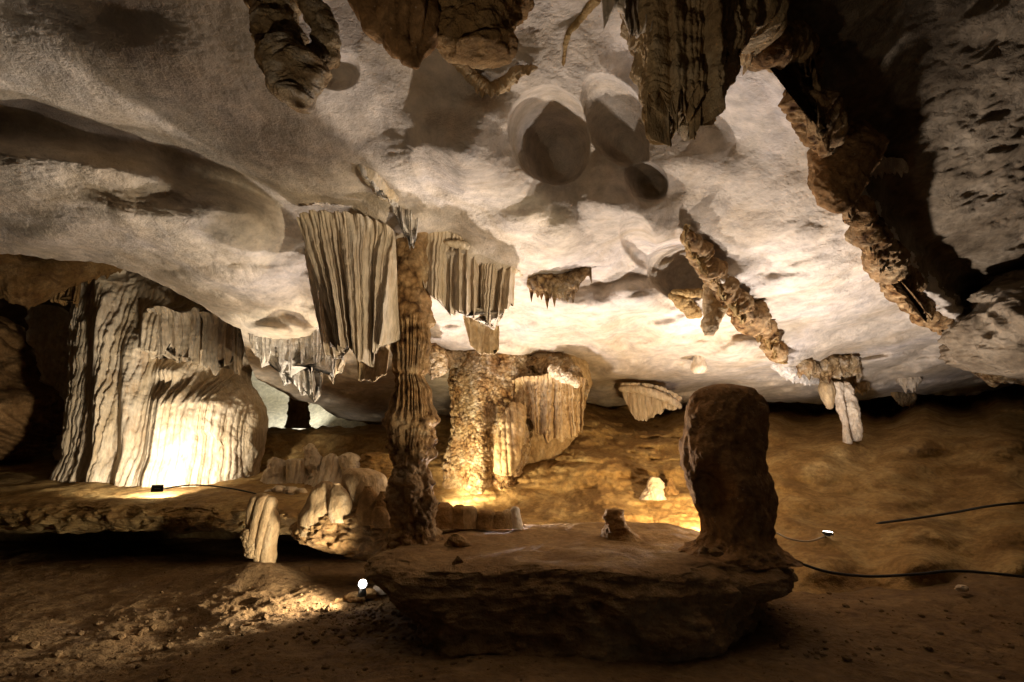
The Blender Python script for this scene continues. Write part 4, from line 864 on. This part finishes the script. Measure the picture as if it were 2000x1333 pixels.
def stand(rt, key, z0):
    lp = P3(*LAMPS[key][0]); me = mesh_from_grid("stand", tube([(lp[0] + .02, lp[1] + .05, z0), (lp[0] + .02, lp[1] + .05, lp[2] - .02)], [.015, .015], nth=12, nl=8), closed_u=True, caps=True, flip=True)
    o = bpy.data.objects.new("stand", me); col.objects.link(o); me.materials.append(M['metal']); o.parent = rt
    bpy.context.view_layer.update(); o.matrix_parent_inverse = rt.matrix_world.inverted()
stand(floodlight('shelf', "unseen fill light added on a short pole behind the monolith to brighten the rock shelf", .8), 'shelf', .5)  # the pole is added along with this fill light
stand(floodlight('front', "floodlight standing low on the floor beyond the left edge, aimed at the roof"), 'front', -.1)
stand(floodlight('side', "floodlight standing low on the floor beyond the right edge, aimed at the curtains"), 'side', -.1)
# the round floor lamp
import bmesh
p = P3(*LAMPS['floor'][0])
fl_ = bpy.data.objects.new("floor_lamp", None); col.objects.link(fl_); fl_.location = (p[0], p[1] + .05, p[2] - .10)
fl_['label'] = "bright round white lamp glowing on the floor beside the shelf's overhanging corner"; fl_['category'] = "lamp"
bm = bmesh.new(); bmesh.ops.create_uvsphere(bm, u_segments=24, v_segments=14, radius=.042); me = bpy.data.meshes.new("bulb"); bm.to_mesh(me); bm.free()
for f in me.polygons: f.use_smooth = True
me.materials.append(M['glass']); o = bpy.data.objects.new("bulb", me); col.objects.link(o); o.parent = fl_; o.location = (0, .03, .11)
bm = bmesh.new(); bmesh.ops.create_cone(bm, cap_ends=True, segments=24, radius1=.05, radius2=.035, depth=.08); me = bpy.data.meshes.new("lamp_base"); bm.to_mesh(me); bm.free()
me.materials.append(M['metal']); o = bpy.data.objects.new("lamp_base", me); col.objects.link(o); o.parent = fl_; o.location = (0, .03, .03)
def cable(pts, r_, label, mat='cable', name="cable"):
    V = tube(pts, [r_] * len(pts), nth=10, nl=160); puttube(name, V, mat, label=label, cat="cable")
cable([P3(1560, 1100, 5.7), P3(1620, 1118, 5.65), P3(1700, 1126, 5.6), P3(1790, 1122, 5.6), P3(1880, 1116, 5.55), P3(2050, 1132, 5.4)], .014, "long black cable sagging across the dark bank at the lower right")
cable([P3(1710, 1023, sdep(1710, 1023) - .25), P3(1780, 1014, sdep(1780, 1014) - .25), P3(1860, 1002, sdep(1860, 1002) - .3), P3(1940, 988, sdep(1940, 988) - .3), P3(2060, 978, sdep(2060, 978) - .3)], .016, "black cable climbing the right-hand bank toward the edge of the picture")
cable([P3(1515, 1040, 7.2), P3(1540, 1052, 7.1), P3(1575, 1058, 7.1), P3(1605, 1050, 7.3), P3(1617, 1040, 7.6)], .012, "pale dusty cable curling on the ground up to the lit floodlight", 'pale_cable')
cable([P3(1285, 1045, 6.7), P3(1310, 1052, 6.6), P3(1340, 1042, 6.7), P3(1370, 1040, 6.8)], .010, "thin dark cable on the rock shelf behind the monolith")
cable([P3(318, 955, 8.4), P3(370, 948, 8.6), P3(420, 950, 8.6), P3(470, 958, 8.5), P3(505, 966, 8.4)], .012, "thin black cable along the ledge below the glowing flowstone")

for o in bpy.data.objects:
    if '_o' in o: del o['_o']
